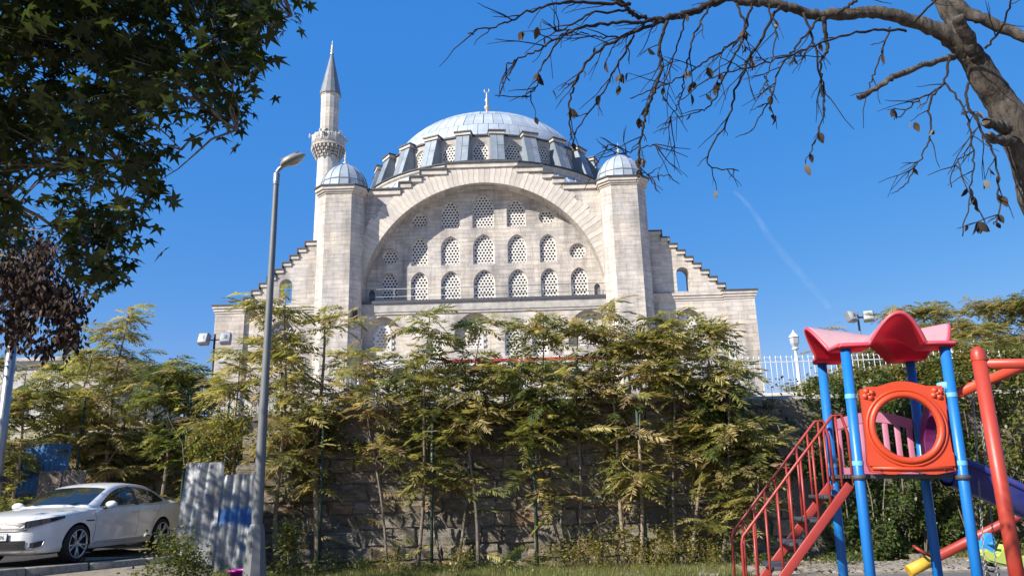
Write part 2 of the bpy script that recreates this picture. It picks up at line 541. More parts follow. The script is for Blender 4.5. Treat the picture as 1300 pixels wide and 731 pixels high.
def rubble_wall(name, x0, x1, yf, z0, z1, rows, label, wmin=.38, wmax=.85, limit=300, batter=0.06):
    root = empty(name, ((x0 + x1) / 2, yf, 0), 0, label, 'wall')
    ox, oy = (x0 + x1) / 2, yf
    m = MB(); m.rect(x0 - ox, (x1 if x1 < 0 else 16.0) - ox, 0.0, 1.0, -0.4, z1 - .04); m.build('wall_core', MATS['mortar'], root)
    z = z0; k = 0
    hs_ = [random.uniform(.75, 1.3) for _ in range(rows)]
    sc = (z1 - z0) / sum(hs_)
    for h in hs_:
        h *= sc
        x = x0 - random.uniform(0, .3)
        while x < x1:
            w = random.uniform(wmin, wmax) * (1.25 if h > .34 else 1)
            xe = min(x + w, x1 + .15)
            if xe - x > .12 and random.random() > .035 and k < limit:
                hh = h * random.uniform(.86, .99)
                o = place('stone', random.choice(SM), root,
                          ((x + xe) / 2 - ox, .14 - batter * 0 + random.uniform(-.035, .04), z + h / 2 + random.uniform(-.012, .012)),
                          (random.uniform(-.05, .05), random.uniform(-.035, .035) + (PI if random.random() < .5 else 0), random.uniform(-.05, .05)),
                          ((xe - x) * .965, .40, hh * .99))
                k += 1
            x = xe
        z += h
    return root
rubble_wall('retaining_wall', -5.6, 5.6, 16.35, -0.1, 3.3, 12, 'old rubble stone retaining wall below the terrace, half hidden by trees', .30, .66)
rubble_wall('hillside_wall', -16.5, -5.4, 20.6, 0.3, 3.2, 9, 'overgrown rubble stone wall behind the parked white car', .4, .9, 160)
# coping course in pale stone on top of the walls, under the railings
cop = MB().box((0, 0, 0), (1.18, .5, .2), bev=.02).mesh('coping_stone', MATS['stone_trim'])
def coping(x0, x1, y, z, label):
    root = empty('parapet', ((x0 + x1) / 2, y, z - .1), 0, label, 'parapet')
    n = int((x1 - x0) / 1.2)
    for i in range(n):
        place('coping_stone', cop, root, (x0 + (i + .5) * 1.2 - (x0 + x1) / 2, random.uniform(-.01, .01), .1 + random.uniform(-.006, .006)))
    m = MB(); m.rect((x0 - x1) / 2, (x1 - x0) / 2, -.18, .22, -.9, 0.0)
    m.build('parapet_base', MATS['stone_grey'], root)
    return root
coping(-5.3, 16.3, 18.6, 3.52, 'low pale stone parapet carrying the white railing above the retaining wall')
coping(-22, -6.4, 22.6, 3.66, 'low pale stone parapet carrying the railing above the hillside wall')
# ------------------------------------------------------------------ the mosque
ZB = 3.42
MQ = empty('mosque', (-2.281, 60.479, ZB), R(-0.586), 'large pale limestone mosque with a lead dome and a great arched window wall', 'mosque')
def mq(mb, name, mats, parent=None, loc=(0, 0, 0), rot=(0, 0, 0)):
    if parent is None: return mb.build(name, mats, MQ, (loc[0], loc[1], loc[2] - ZB), rot)
    return mb.build(name, mats, parent, loc, rot)

def arch_outline(w, h, cx=0, zb=0, n=8, point=0.18):
    """pointed arch opening, counter-clockwise in (x,z)"""
    r = w / 2
    e = r * point * 2
    rho = r + e
    rise = math.sqrt(rho * rho - e * e)
    zs = zb + h - rise
    pm = math.acos(e / rho)
    pts = [(cx - r, zb), (cx + r, zb)]
    for i in range(0, n + 1):
        a = pm * i / n
        pts.append((cx - e + rho * math.cos(a), zs + rho * math.sin(a)))
    for i in range(n - 1, -1, -1):
        a = pm * i / n
        pts.append((cx + e - rho * math.cos(a), zs + rho * math.sin(a)))
    return pts
def round_outline(r, cx=0, zc=0, n=24):
    return [(cx + r * math.cos(2 * PI * i / n), zc + r * math.sin(2 * PI * i / n)) for i in range(n)]
def inside(p, poly):
    x, z = p; c = False
    j = len(poly) - 1
    for i in range(len(poly)):
        xi, zi = poly[i]; xj, zj = poly[j]
        if (zi > z) != (zj > z) and x < (xj - xi) * (z - zi) / (zj - zi) + xi: c = not c
        j = i
    return c
def shrink(poly, k):
    cx = sum(p[0] for p in poly) / len(poly)
    zs = [p[1] for p in poly]; cz = (min(zs) + max(zs)) / 2
    hx = max(abs(p[0] - cx) for p in poly); hz = (max(zs) - min(zs)) / 2
    return [(cx + (p[0] - cx) * (1 - k / hx), cz + (p[1] - cz) * (1 - k / hz)) for p in poly]
def grille_mesh(poly, p=0.28, rh=0.09, y=0.0, dep=0.09):
    """stone lattice of round holes: a real pierced plate"""
    m = MB()
    xs = [q[0] for q in poly]; zs = [q[1] for q in poly]
    Rr = p / math.sqrt(3)
    x0, x1, z0, z1 = min(xs), max(xs), min(zs), max(zs)
    cx = (x0 + x1) / 2
    inn = shrink(poly, rh * 0.75)
    row = 0; z = z0 + p * .25
    hexo = [(Rr * math.cos(PI / 2 + k * PI / 3), Rr * math.sin(PI / 2 + k * PI / 3)) for k in range(6)]
    n8 = 12
    while z < z1 + p:
        off = (p / 2) if row % 2 else 0
        k = -int((x1 - x0) / p / 2) - 1
        while cx + k * p + off < x1 + p * .5:
            X = cx + k * p + off
            k += 1
            near = any(inside((X + a, z + b), poly) for a, b in hexo) or inside((X, z), poly)
            if not near: continue
            if inside((X, z), inn):
                O = []
                I = []
                for q in range(n8):
                    a = PI / 2 + q * 2 * PI / n8
                    if q % 2 == 0: o_ = hexo[q // 2]
                    else:
                        h1, h2 = hexo[q // 2], hexo[(q // 2 + 1) % 6]
                        o_ = ((h1[0] + h2[0]) / 2, (h1[1] + h2[1]) / 2)
                    O.append((X + o_[0], y, z + o_[1])); I.append((X + rh * math.cos(a), y, z + rh * math.sin(a)))
                Ib = [(q[0], y + dep, q[2]) for q in I]
                F = []
                for q in range(n8):
                    q2 = (q + 1) % n8
                    F.append((q, q2, n8 + q2, n8 + q)); F.append((n8 + q, n8 + q2, 2 * n8 + q2, 2 * n8 + q))
                m.add(O + I + Ib, F)
            else:
                m.add([(X + a, y, z + b) for a, b in hexo], [(0, 1, 2, 3, 4, 5)])
        row += 1; z += p * .866
    return m
_wcache = {}
def window_set(kind, w, h, p=0.28, rh=0.09):
    key = (kind, round(w, 2), round(h, 2), p)
    if key not in _wcache:
        poly = arch_outline(w, h) if kind == 'arch' else round_outline(w / 2)
        big = shrink(poly, -0.04)
        fr = MB().prism(big, .20, .36, holes=[shrink(poly, .075)]).mesh('window', MATS['grille_white'])
        g = grille_mesh(poly, p, rh, .25).mesh('grille', MATS['grille_white'])
        pn = MB().prism(big, .52, .56).mesh('pane', MATS['dark_void'])
        _wcache[key] = (fr, g, pn)
    return _wcache[key]
def put_window(kind, u, z, w, h, v=0.0, parent=None, p=0.28, rh=0.09, rot=(0, 0, 0), loc=None):
    fr, g, pn = window_set(kind, w, h, p, rh)
    if parent is None:
        o = place('window', fr, MQ, (u, v, z - ZB), rot)
    else:
        o = place('window', fr, parent, loc if loc else (u, v, z), rot)
    place('grille', g, o); place('pane', pn, o)
    return o

# ---- tympanum with its eighteen openings
US = [0, 2.79, 5.39, 7.87]
W_ = [1.80, 1.62, 1.42, 1.40]
wins = []
for s in (-1, 1):
    for i in (1, 2, 3): wins.append(('arch', s * US[i], 16.68, W_[i], 2.42))
    for i in (1, 2): wins.append(('arch', s * US[i], 19.62, W_[i] - .03, 2.58 - .06 * i))
    wins.append(('arch', s * US[1], 22.82, 1.60, 2.5))
    wins.append(('round', s * 5.37, 23.65, 1.36, 0)); wins.append(('round', s * 7.85, 20.5, 1.38, 0))
wins += [('arch', 0, 16.68, 1.80, 2.46), ('arch', 0, 19.62, 1.80, 2.62), ('arch', 0, 22.82, 1.84, 2.95)]
holes = []
for k, u, z, w, h in wins:
    holes.append(arch_outline(w, h, u, z) if k == 'arch' else round_outline(w / 2, u, z))
for s in (-1, 1):
    holes.append(arch_outline(.52, 1.35, s * 9.32, 16.3, 4))
m = MB()
m.prism([(-10.6, 16.0), (10.6, 16.0), (10.6, 24.5), (7, 26.2), (-7, 26.2), (-10.6, 24.5)], 0, .75, holes)
mq(m, 'tympanum', MATS['ashlar'])
for k, u, z, w, h in wins: put_window(k, u, z, w, h)
for s in (-1, 1):
    m = MB().prism(arch_outline(.50, 1.33, s * 9.32, 16.3, 4), .2, .3)
    mq(m, 'door', MATS['lead_dark'])

# ---- great arch wall with stepped parapet, voussoirs as single stones
ARC_Z, ARC_R, VF = 16.14, 9.95, -1.5
steps = [(2.9, 28.0), (5.03, 27.48), (5.9, 26.86), (6.8, 26.38), (10.6, 25.82)]
half = []
for i, (u, z) in enumerate(steps):
    if i: half.append((steps[i - 1][0], z))
    half.append((u, z))
half = [(steps[0][0], steps[0][1])] + half[1:]
out = [(-10.6, 16.3), (-ARC_R, 16.3)]
for i in range(1, 48):
    a = PI - PI * i / 48
    out.append((ARC_R * math.cos(a), ARC_Z + .16 * (1 - abs(math.cos(a))) + ARC_R * math.sin(a)))
out += [(ARC_R, 16.3), (10.6, 16.3)]
out += list(reversed(half)) + [(-x, z) for x, z in half]
m = MB(); m.prism(out, VF, .3)
mq(m, 'arch_wall', MATS['ashlar'])
def vou_mat():
    m, nt, b = new_mat('voussoir', 0.85, (.6, .55, .48), 0, .25)
    oi = nt.nodes.new('ShaderNodeObjectInfo'); v = coords(nt, 'UV', (3, 1.2, 1))
    f = noise(nt, 1.5, 6, .6, v)
    c = ramp(nt, f, [(0.3, (.47, .425, .37)), (0.7, (.60, .55, .485))])
    c = mixc(nt, 1.0, c, ramp(nt, oi.outputs['Random'], [(0, (.85, .845, .84)), (.5, (1, 1, 1)), (1, (1.09, 1.07, 1.03))]), 'MULTIPLY')
    nt.links.new(c, b.inputs['Base Color']); bump(nt, b, f, .4, .03)
    MATS['voussoir'] = m
vou_mat()
NV = 75
da = PI / NV
vm = []
for r0, r1 in ((ARC_R + .01, ARC_R + 1.62), (ARC_R + .01, ARC_R + 1.45), (ARC_R + .01, ARC_R + 1.75)):
    g = .010 / ARC_R
    q = [(r0 * math.cos(a), r0 * math.sin(a)) for a in (PI / 2 + da / 2 - g, PI / 2 - da / 2 + g)] + [(r1 * math.cos(a), r1 * math.sin(a)) for a in (PI / 2 - da / 2 + g, PI / 2 + da / 2 - g)]
    vm.append(MB().prism(q, VF - .035, VF + .2).mesh('voussoir', MATS['voussoir']))
for i in range(NV):
    a = da * (i + .5)                       # from the right spring to the left
    if ARC_Z + ARC_R * math.sin(a) < 17: continue
    if abs((ARC_R + 1.7) * math.cos(a)) > 9.75 and abs(ARC_R * math.cos(a)) > 9.0: 
        pass
    o = place('voussoir', vm[(i * 7) % 3], MQ, (0, random.uniform(-.012, .012), ARC_Z + .16 * (1 - abs(math.cos(a))) - ZB), (0, PI / 2 - a, 0))
# parapet coping: moulded stone and a dark lead edge on every step
m = MB(); ml = MB()
for s in (-1, 1):
    prev = 0.0
    for i, (u, z) in enumerate(steps):
        x0, x1 = prev, u
        if i == len(steps) - 1: x1 = 9.9
        if s > 0: a, b = x0, x1
        else: a, b = -x1, -x0
        e = .12 if i < len(steps) - 1 else 0
        aa, bb = (a, b + e) if s > 0 else (a - e, b)
        m.rect(aa, bb, VF - .16, .05, z - .38 - .004 * i, z - .003 * i)
        ml.rect(aa - .03, bb + .03, VF - .27, .12, z + .003 * i, z + .15)
        if i < len(steps) - 1:
            zn = steps[i + 1][1]
            xr = u + .12
            xa, xb = (xr - .001, xr + .07)
            if s < 0: xa, xb = -xb, -xa
            ml.rect(xa, xb, VF - .26, .11, zn + .11, z + .002)
        prev = u
mq(m, 'parapet_moulding', MATS['stone_trim']); mq(ml, 'parapet_lead', MATS['lead_edge'])

# ---- lower wall between the towers, ledge, walkway rail
lo_holes = []
lowwin = [(-8.1, 12.2, 3.3, 2.85), (-.75, 12.2, 3.3, 3.0), (8.3, 12.2, 3.3, 2.95)]
for u, z, w, h in lowwin: lo_holes.append(arch_outline(w, h, u, z, 8, .1))
small = [(2.25, 11.6, 1.25, 2.35), (4.4, 11.6, 1.25, 2.35), (-3.9, 11.6, 1.25, 2.35)]
for u, z, w, h in small: lo_holes.append(arch_outline(w, h, u, z))
sq = [(u, 6.0, 1.3, 2.2) for u in (-8.6, -5.6, -2.6, 2.6, 5.6, 8.6)]
for u, z, w, h in sq: lo_holes.append([(u - w / 2, z), (u + w / 2, z), (u + w / 2, z + h), (u - w / 2, z + h)])
m = MB(); m.prism([(-10.6, ZB - .3), (10.6, ZB - .3), (10.6, 15.98), (-10.6, 15.98)], -1.58, -1.0, lo_holes)
mq(m, 'lower_wall', MATS['ashlar'])
m = MB(); m.rect(-10.5, 10.5, -.998, -.5, ZB, 15.9); mq(m, 'recess_wall', MATS['ashlar_smooth'])
for u, z, w, h in lowwin:
    o = put_window('arch', u, z + .1, 1.25, 2.0, -1.36)
for u, z, w, h in small: put_window('arch', u, z, w, h, -1.56)
for u, z, w, h in sq:
    poly = [(-w / 2, 0), (w / 2, 0), (w / 2, h), (-w / 2, h)]
    fr = MB().prism(shrink(poly, -.03), .1, .2, [shrink(poly, .08)])
    o = mq(fr, 'window', MATS['grille_white'], None, (u, -1.56, z))
    gb = MB()
    for k in range(5): gb.rect(-w / 2 + (k + .5) * w / 5 - .02, -w / 2 + (k + .5) * w / 5 + .02, .13, .17, .02, h - .02)
    for k in range(7): gb.rect(-w / 2, w / 2, .12, .16, (k + .5) * h / 7 - .02, (k + .5) * h / 7 + .02)
    gb.build('grille', MATS['grille_white'], o)
    MB().prism(shrink(poly, .02), .4, .43).build('pane', MATS['dark_void'], o)
m = MB(); m.rect(-10.05, 10.05, -1.72, -1.5, 15.35, 16.02); m.rect(-10.05, 10.05, -1.66, -1.5, 15.15, 15.347)
mq(m, 'ledge_moulding', MATS['stone_grey'])
m = MB(); m.rect(-10.07, 10.07, -1.84, .02, 16.022, 16.25); mq(m, 'ledge_lead', MATS['lead_edge'])
rail = MB()
for k in range(9):
    u = -9.6 + k * 2.4
    rail.tube([(u, -1.62, 16.24), (u, -1.62, 17.25)], .028, 6)
for z in (16.62, 17.25): rail.tube([(-9.9, -1.62, z), (9.9, -1.62, z)], .026, 6)
simple('rail_grey', (.34, .35, .35), .45, .6)
mq(rail, 'walkway_rail', MATS['rail_grey'])

# ---- corner towers with small domes
def cham(hw, c): return [(-hw + c, -hw), (hw - c, -hw), (hw, -hw + c), (hw, hw - c), (hw - c, hw), (-hw + c, hw), (-hw, hw - c), (-hw, -hw + c)]
def tower():
    r = empty('corner_tower', (0, 0, 0), parent=MQ)
    MB().prism(cham(1.84, .78), 0, 25.25 - ZB, axis='z').build('tower_shaft', MATS['ashlar'], r)
    m = MB()
    for k, (hw, z0, z1) in enumerate(((1.90, 25.1, 25.25), (2.00, 25.25, 25.42), (2.10, 25.42, 25.68))):
        m.prism(cham(hw, .8), z0 - ZB + .002 * k, z1 - ZB + .002 * k, axis='z')
    m.build('tower_cornice', MATS['stone_trim'], r)
    MB().prism(cham(2.2, .84), 25.69 - ZB, 25.8 - ZB, axis='z').build('cornice_lead', MATS['lead_edge'], r)
    prof = [(2.04, 25.8), (1.98, 26.1), (1.92, 26.5), (1.78, 26.95), (1.52, 27.42), (1.15, 27.83), (.72, 28.14), (.34, 28.36), (.14, 28.5), (.06, 28.62)]
    prof = [(a, b - ZB) for a, b in prof]
    d = MB().lathe(prof, 16, smooth=False).build('tower_dome', MATS['lead'], r)
    sm = MB()
    for k in range(16):
        a = 2 * PI * k / 16
        sm.tube([((q[0] + .01) * math.cos(a), (q[0] + .01) * math.sin(a), q[1]) for q in prof], .028, 4)
    sm.lathe([(1.97, 26.46 - ZB), (1.965, 26.52 - ZB)], 16)
    sm.build('seam', MATS['lead_dark'], d)
    f = [(.16, 28.45), (.18, 28.6), (.07, 28.72), (.06, 28.85), (.13, 28.95), (.06, 29.05), (.05, 29.15), (.1, 29.24), (.04, 29.33), (.02, 29.6), (0.0, 29.7)]
    MB().lathe([(a, b - ZB) for a, b in f], 10).build('finial', MATS['stone_trim'], r)
    # small niche window low on the inner chamfer
    n = MB().prism(arch_outline(.5, 1.0, 0, 0, 5), -.02, .06)
    return r
t1 = tower(); t1.location = (11.62, -1.17, 0)
t2 = copy_tree(t1, MQ); t2.location = (-11.6, -1.17, 0)
for s in (-1, 1):
    m = MB(); m.prism(arch_outline(.46, .95, 0, 0, 5), -.012, .05)
    mq(m, 'niche', MATS['dark_void'], None, (s * (11.62 - 1.84 + .30), -1.17 - 1.84 + .30 + .02, 14.6), (0, 0, s * R(-45)))

# ---- wings: stepped buttress walls with an arched opening the sky shows through
for s in (-1, 1):
    sx = lambda pts: [(s * p[0], p[1]) for p in (pts if s > 0 else reversed(pts))]
    poly = [(13.0, 16.42), (19.42, 16.42)]
    NS = 9
    tops = []
    for i in range(NS):
        u1 = 19.42 - .6 * i; u0 = u1 - .6; z = 16.62 + .58 * (i + 1) - .2
        poly += [(u1, z), (u0, z)]
        tops.append((u0, u1, z))
    poly += [(13.0, tops[-1][2])]
    hole = arch_outline(1.05, 2.05, 16.2, 16.5, 8, .02)
    m = MB(); m.prism(sx(poly), -1.0, .3, [sx(hole)])
    mq(m, 'buttress_wall', MATS['ashlar'])
    m = MB(); ml = MB()
    for i, (u0, u1, z) in enumerate(tops):
        if i == NS - 1: u0 = 13.2
        a, b = (u0, u1 + .1) if s > 0 else (-u1 - .1, -u0)
        m.rect(a, b, -1.12, .1, z - .26, z - .002)
        ml.rect(a - .02, b + .02, -1.2, .34, z, z + .1)
        xa, xb = u1 + .101, u1 + .16
        if s < 0: xa, xb = -xb, -xa
        ml.rect(xa, xb, -1.19, .33, z - .5, z + .098)
    mq(m, 'step_moulding', MATS['stone_trim']); mq(ml, 'step_lead', MATS['lead_edge'])
    # lower wing
    big = (17.0 if s > 0 else 16.8)
    wh = [arch_outline(2.2, 3.0, s * 16.4, 12.1, 8, .1)]
    x0, x1 = sorted((s * 13.0, s * 21.6))
    m = MB(); m.prism([(x0, ZB - .3), (x1, ZB - .3), (x1, 16.0), (x0, 16.0)], -1.0, -.4, wh)
    mq(m, 'wing_wall', MATS['ashlar'])
    m = MB(); m.rect(x0, x1, -.4, 24, ZB - .3, 15.99); mq(m, 'wing_body', MATS['ashlar'])
    put_window('arch', s * 16.4, 12.4, 1.3, 2.2, -.8)
    xa, xb = sorted((s * 19.35, s * 21.72))
    m = MB(); m.rect(xa, xb, -1.26, .8, ZB - .3, 15.8); mq(m, 'pier', MATS['ashlar'])
    m = MB()
    for k, (e, z0, z1) in enumerate(((.05, 15.72, 15.9), (.12, 15.9, 16.12), (.2, 16.12, 16.34))):
        xa2, xb2 = sorted((s * (19.35 - e), s * (21.72 + e)))
        m.rect(xa2, xb2, -1.26 - e, .8 + e, z0 + .002 * k, z1 + .002 * k)
        xa3, xb3 = sorted((s * 13.0, s * (19.34 - e)))
        m.rect(xa3, xb3, -1.0 - e, .2, z0 + .003, z1 + .003)
    mq(m, 'wing_cornice', MATS['stone_trim'])
    xa2, xb2 = sorted((s * 19.1, s * 22.0))
    m = MB(); m.rect(xa2, xb2, -1.54, 1.1, 16.345, 16.44); mq(m, 'cornice_lead', MATS['lead_edge'])
    xa2, xb2 = sorted((s * 13.0, s * 21.9))
    m = MB(); m.rect(xa2, xb2, 1.1, 24.2, 15.991, 16.3); mq(m, 'wing_roof', MATS['lead'])
    # little side dome on the wing roof
    m = MB(); m.lathe([(2.6, 16.2), (2.5, 16.8), (2.1, 17.5), (1.4, 18.1), (.6, 18.4), (0.02, 18.5)], 20, (s * 17.5, 12, 0)); mq(m, 'wing_dome', MATS['lead'])

# ---- main block, lead skirt, drum, dome
m = MB(); m.rect(-10.7, 10.7, .76, 26.5, ZB - .3, 25.6); mq(m, 'main_block', MATS['ashlar'])
m = MB(); m.rect(-10.9, 10.9, .32, 26.7, 25.601, 25.78); mq(m, 'main_roof', MATS['lead'])
DV = 13.0
m = MB(); m.lathe([(14.1, 26.1), (13.4, 27.5), (12.7, 28.45), (12.4, 28.5)], 44, (0, DV, 0), smooth=False)
sk = mq(m, 'roof_skirt', MATS['lead'])
sm = MB()
for k in range(88):
    a = 2 * PI * (k + .5) / 88
    sm.tube([(r * math.cos(a), DV + r * math.sin(a), z + .02) for r, z in ((14.1, 26.1), (13.4, 27.5), (12.7, 28.45))], .035, 4)
o = sm.build('skirt_seam', MATS['lead'], sk)
m = MB(); m.lathe([(12.5, 28.2), (12.78, 28.35), (12.78, 28.55), (12.95, 28.7), (12.95, 28.88), (12.2, 28.9)], 66, (0, DV, 0), smooth=False); mq(m, 'drum_cornice', MATS['stone_trim'])
m = MB(); m.lathe([(13.05, 28.885), (13.07, 29.0), (12.9, 29.06), (10.5, 29.08)], 66, (0, DV, 0), smooth=False); mq(m, 'drum_ledge_lead', MATS['lead_edge'])
NB = 24
bw = 2 * 11.05 * math.tan(PI / NB)
bay_hole = arch_outline(1.42, 2.4, 0, .25, 8, .1)
bay = MB().prism([(-bw / 2, 0), (bw / 2, 0), (bw / 2, 3.25), (-bw / 2, 3.25)], 0, .5, [bay_hole]).mesh('drum_wall', MATS['stone_grey'])
# buttress: sloping back, lead faced
tw = .60
bprof = [(0, 0), (1.72, 0), (1.72, .12), (.74, 3.05), (0, 3.05)]
bm_ = MB()
P0 = [(-tw, -r, z) for r, z in bprof]; P1 = [(tw, -r, z) for r, z in bprof]
n5 = len(bprof)
bm_.add(P0 + P1, [tuple(range(n5)), tuple(reversed(range(n5, 2 * n5)))] + [(i, n5 + i, n5 + (i + 1) % n5, (i + 1) % n5) for i in range(n5)])
bmesh_b = bm_.mesh('drum_buttress', MATS['lead_blue'])
sl = Vector((0, .98, 2.93)).normalized()
nn = Vector((0, -2.93, .98)).normalized()
def slope_panel(x0, x1, t0, t1):
    b0 = Vector((0, -1.72, .12))
    c = [b0 + sl * t + nn * h + Vector((x, 0, 0)) for h in (.0, .05) for t in (t0, t1) for x in (x0, x1)]
    return MB().add(c, [(0, 1, 3, 2), (4, 6, 7, 5), (0, 4, 5, 1), (2, 3, 7, 6), (0, 2, 6, 4), (1, 5, 7, 3)]).mesh('lead_panel', MATS['lead_blue'])
pan = [slope_panel(-tw + .01, -.02, .03, 3.02), slope_panel(.02, tw - .01, .03, 1.75), slope_panel(.02, tw - .01, 1.79, 3.02)]
capm = MB(); capm.rect(-tw - .12, tw + .12, -.92, .1, 3.05, 3.3); capm = capm.mesh('buttress_cap', MATS['stone_trim'])
capl = MB(); capl.rect(-tw - .2, tw + .2, -1.0, .15, 3.302, 3.42); capl = capl.mesh('cap_lead', MATS['lead_edge'])
for k in range(NB):
    a = 2 * PI * k / NB + R(-1.2)
    # bay facing outwards: local -y is outward
    o = place('drum_wall', bay, MQ, (11.05 * math.sin(a), DV - 11.05 * math.cos(a), 29.05 - ZB), (0, 0, a))
    put_window('arch', 0, .25, 1.42, 2.4, -.12, o, .28, .092)
    a2 = a + PI / NB
    o = place('drum_buttress', bmesh_b, MQ, (10.85 * math.sin(a2), DV - 10.85 * math.cos(a2), 29.06 - ZB), (0, 0, a2))
    for q in pan: place('lead_panel', q, o)
    place('buttress_cap', capm, o); place('cap_lead', capl, o)
m = MB(); m.lathe([(10.95, 32.15), (11.2, 32.2), (11.2, 32.36), (10.2, 32.5)], 66, (0, DV, 0), smooth=False); mq(m, 'dome_cornice', MATS['lead_edge'])
# dome shell and its lead sheets
DA, DH, DZ = 10.3, 7.1, 31.5
def dpt(th, ph, e=0.0):
    c, s_ = math.cos(ph), math.sin(ph)
    return Vector(((DA + e) * c * math.sin(th), -(DA + e) * c * math.cos(th), (DH + e) * s_))
m = MB(); m.lathe([((DA - .03) * math.cos(p), (DH - .03) * math.sin(p)) for p in np.linspace(R(6), R(89.5), 22)], 64, (0, DV, DZ)); mq(m, 'dome_shell', MATS['lead_dark'])
NC = 64
rows_ = [(R(7), R(22)), (R(22), R(39)), (R(39), R(57)), (R(57), R(80))]
for ri, (p0, p1) in enumerate(rows_):
    nc = NC if ri < 3 else 32
    w = 2 * PI / nc
    g = .0022 * (1 + ri * .5)
    nu, nv_ = 2, 4
    vs_ = []; fs_ = []
    for e in (-.02, .035):
        for j in range(nv_ + 1):
            for i in range(nu + 1):
                vs_.append(dpt(-w / 2 + g + (w - 2 * g) * i / nu, p0 + .0015 + (p1 - p0 - .003) * j / nv_, e + (.012 * (1 - j / nv_) if e > 0 else 0)))
    L = (nu + 1) * (nv_ + 1)
    for j in range(nv_):
        for i in range(nu):
            q = j * (nu + 1) + i
            fs_.append((L + q, L + q + 1, L + q + nu + 2, L + q + nu + 1))
    bd = [j * (nu + 1) for j in range(nv_ + 1)]
    for j in range(nv_): fs_ += [(bd[j], L + bd[j], L + bd[j + 1], bd[j + 1]), (bd[j] + nu, bd[j + 1] + nu, L + bd[j + 1] + nu, L + bd[j] + nu)]
    for i in range(nu): fs_.append((i, i + 1, L + i + 1, L + i))
    me = MB().add(vs_, fs_, 0, False).mesh('lead_sheet', MATS['lead'])
    for c in range(nc):
        place('lead_sheet', me, MQ, (0, DV, DZ - ZB), (0, 0, w * (c + .5 * (ri % 2)) + random.uniform(-.001, .001)))
m = MB(); m.lathe([((DA + .04) * math.cos(p), (DH + .04) * math.sin(p)) for p in (R(79), R(84), R(89))], 32, (0, DV, DZ)); mq(m, 'dome_crown', MATS['lead'])
f = [(.5, 38.4), (.45, 38.7), (.2, 39.0), (.16, 39.6), (.34, 39.9), (.36, 40.05), (.15, 40.3), (.13, 40.6), (.3, 40.85), (.31, 41.0), (.13, 41.2), (.11, 41.5), (.24, 41.75), (.1, 42.0), (.07, 42.5), (.02, 42.7)]
m = MB(); m.lathe(f, 14, (0, DV, 0))
cres = [(.26 * math.sin(a), DV, 42.95 - .26 * math.cos(a)) for a in np.linspace(R(-140), R(140), 15)]
m.tube(cres, [.02 + .045 * math.sin(PI * i / 14) for i in range(15)], 6)
mq(m, 'finial', MATS['gold'])

# ------------------------------------------------------------------ minaret
mb_ = MQ.matrix_basis
mc = Vector((-2.281, 60.479, 0)) + Matrix.Rotation(R(-0.586), 3, 'Z') @ Vector((-18.25, 18, 0))
MI = empty('minaret', (mc.x, mc.y, ZB), 0, 'slender white stone minaret with one balcony and a pointed lead spire', 'minaret')
def mi(mb, name, mat, par=None): return mb.build(name, mat, MI if par is None else par, (0, 0, -ZB) if par is None else (0, 0, 0))
ashlar('minaret_stone', (.66, .62, .56), (.56, .525, .475), .8, .5, .3)
mi(MB().lathe([(2.0, ZB), (2.0, 14), (1.32, 18), (1.24, 30), (1.16, 38.1)], 14, smooth=False), 'shaft', MATS['minaret_stone'])
mi(MB().lathe([(1.02, 39.0), (1.04, 45.5), (1.12, 45.62), (1.12, 45.72)], 14, smooth=False), 'upper_shaft', MATS['minaret_stone'])
cb = MB()
for k, (r, z, n_) in enumerate(((1.26, 37.75, 14), (1.42, 38.05, 18), (1.58, 38.38, 22), (1.74, 38.72, 26))):
    cb.lathe([(1.0, z), (r - .05, z), (r, z + .12), (r, z + .2)], 28)
    for j in range(n_):
        a = 2 * PI * (j + .5 * (k % 2)) / n_
        cb.tube([((r + .02) * math.cos(a), (r + .02) * math.sin(a), z - .18), ((r + .09) * math.cos(a), (r + .09) * math.sin(a), z + .22)], [.04, .12], 5)
mi(cb, 'balcony_corbel', MATS['stone_grey'])
mi(MB().lathe([(1.0, 39.0), (1.86, 39.02), (1.9, 39.14), (1.86, 39.22)], 28, smooth=False), 'balcony_floor', MATS['stone_trim'])
bal = MB()
for k in range(14):
    a = 2 * PI * k / 14
    p = Vector((1.8 * math.cos(a), 1.8 * math.sin(a), 0)); q = Vector((1.8 * math.cos(a + 2 * PI / 14), 1.8 * math.sin(a + 2 * PI / 14), 0))
    bal.tube([p + Vector((0, 0, 39.2)), p + Vector((0, 0, 40.5))], .085, 6)
    bal.tube([p + Vector((0, 0, 40.38)), q + Vector((0, 0, 40.38))], .075, 6)
    bal.tube([p + Vector((0, 0, 39.32)), q + Vector((0, 0, 39.32))], .075, 6)
    w = (q - p).length; ang = math.atan2((q - p).y, (q - p).x)
    for i in range(4):
        c = p.lerp(q, (i + .5) / 4)
        bal.tube([c + Vector((0, 0, 39.3)), c + Vector((0, 0, 40.4))], .085, 5)
    bal.box((p + q) / 2 + Vector((0, 0, 39.6)), (w, .06, .5), ang)
mi(bal, 'balustrade', MATS['minaret_stone'])
mi(MB().lathe([(1.0, 45.72), (1.22, 45.73), (1.22, 45.85), (.62, 48.8), (.13, 51.2), (.02, 51.3)], 14, smooth=False), 'spire', MATS['lead_dark'])
mi(MB().lathe([(.2, 51.1), (.22, 51.25), (.1, 51.4), (.2, 51.6), (.1, 51.75), (.16, 51.95), (.07, 52.1), (.12, 52.25), (.05, 52.4), (.03, 52.9)], 10), 'finial', MATS['gold'])
mi(MB().prism([(-.3, 39.1), (.3, 39.1), (.3, 40.9), (0, 41.2), (-.3, 40.9)], -1.07, -.95), 'door', MATS['dark_void'])
simple('horn_white', (.62, .62, .6), .5)
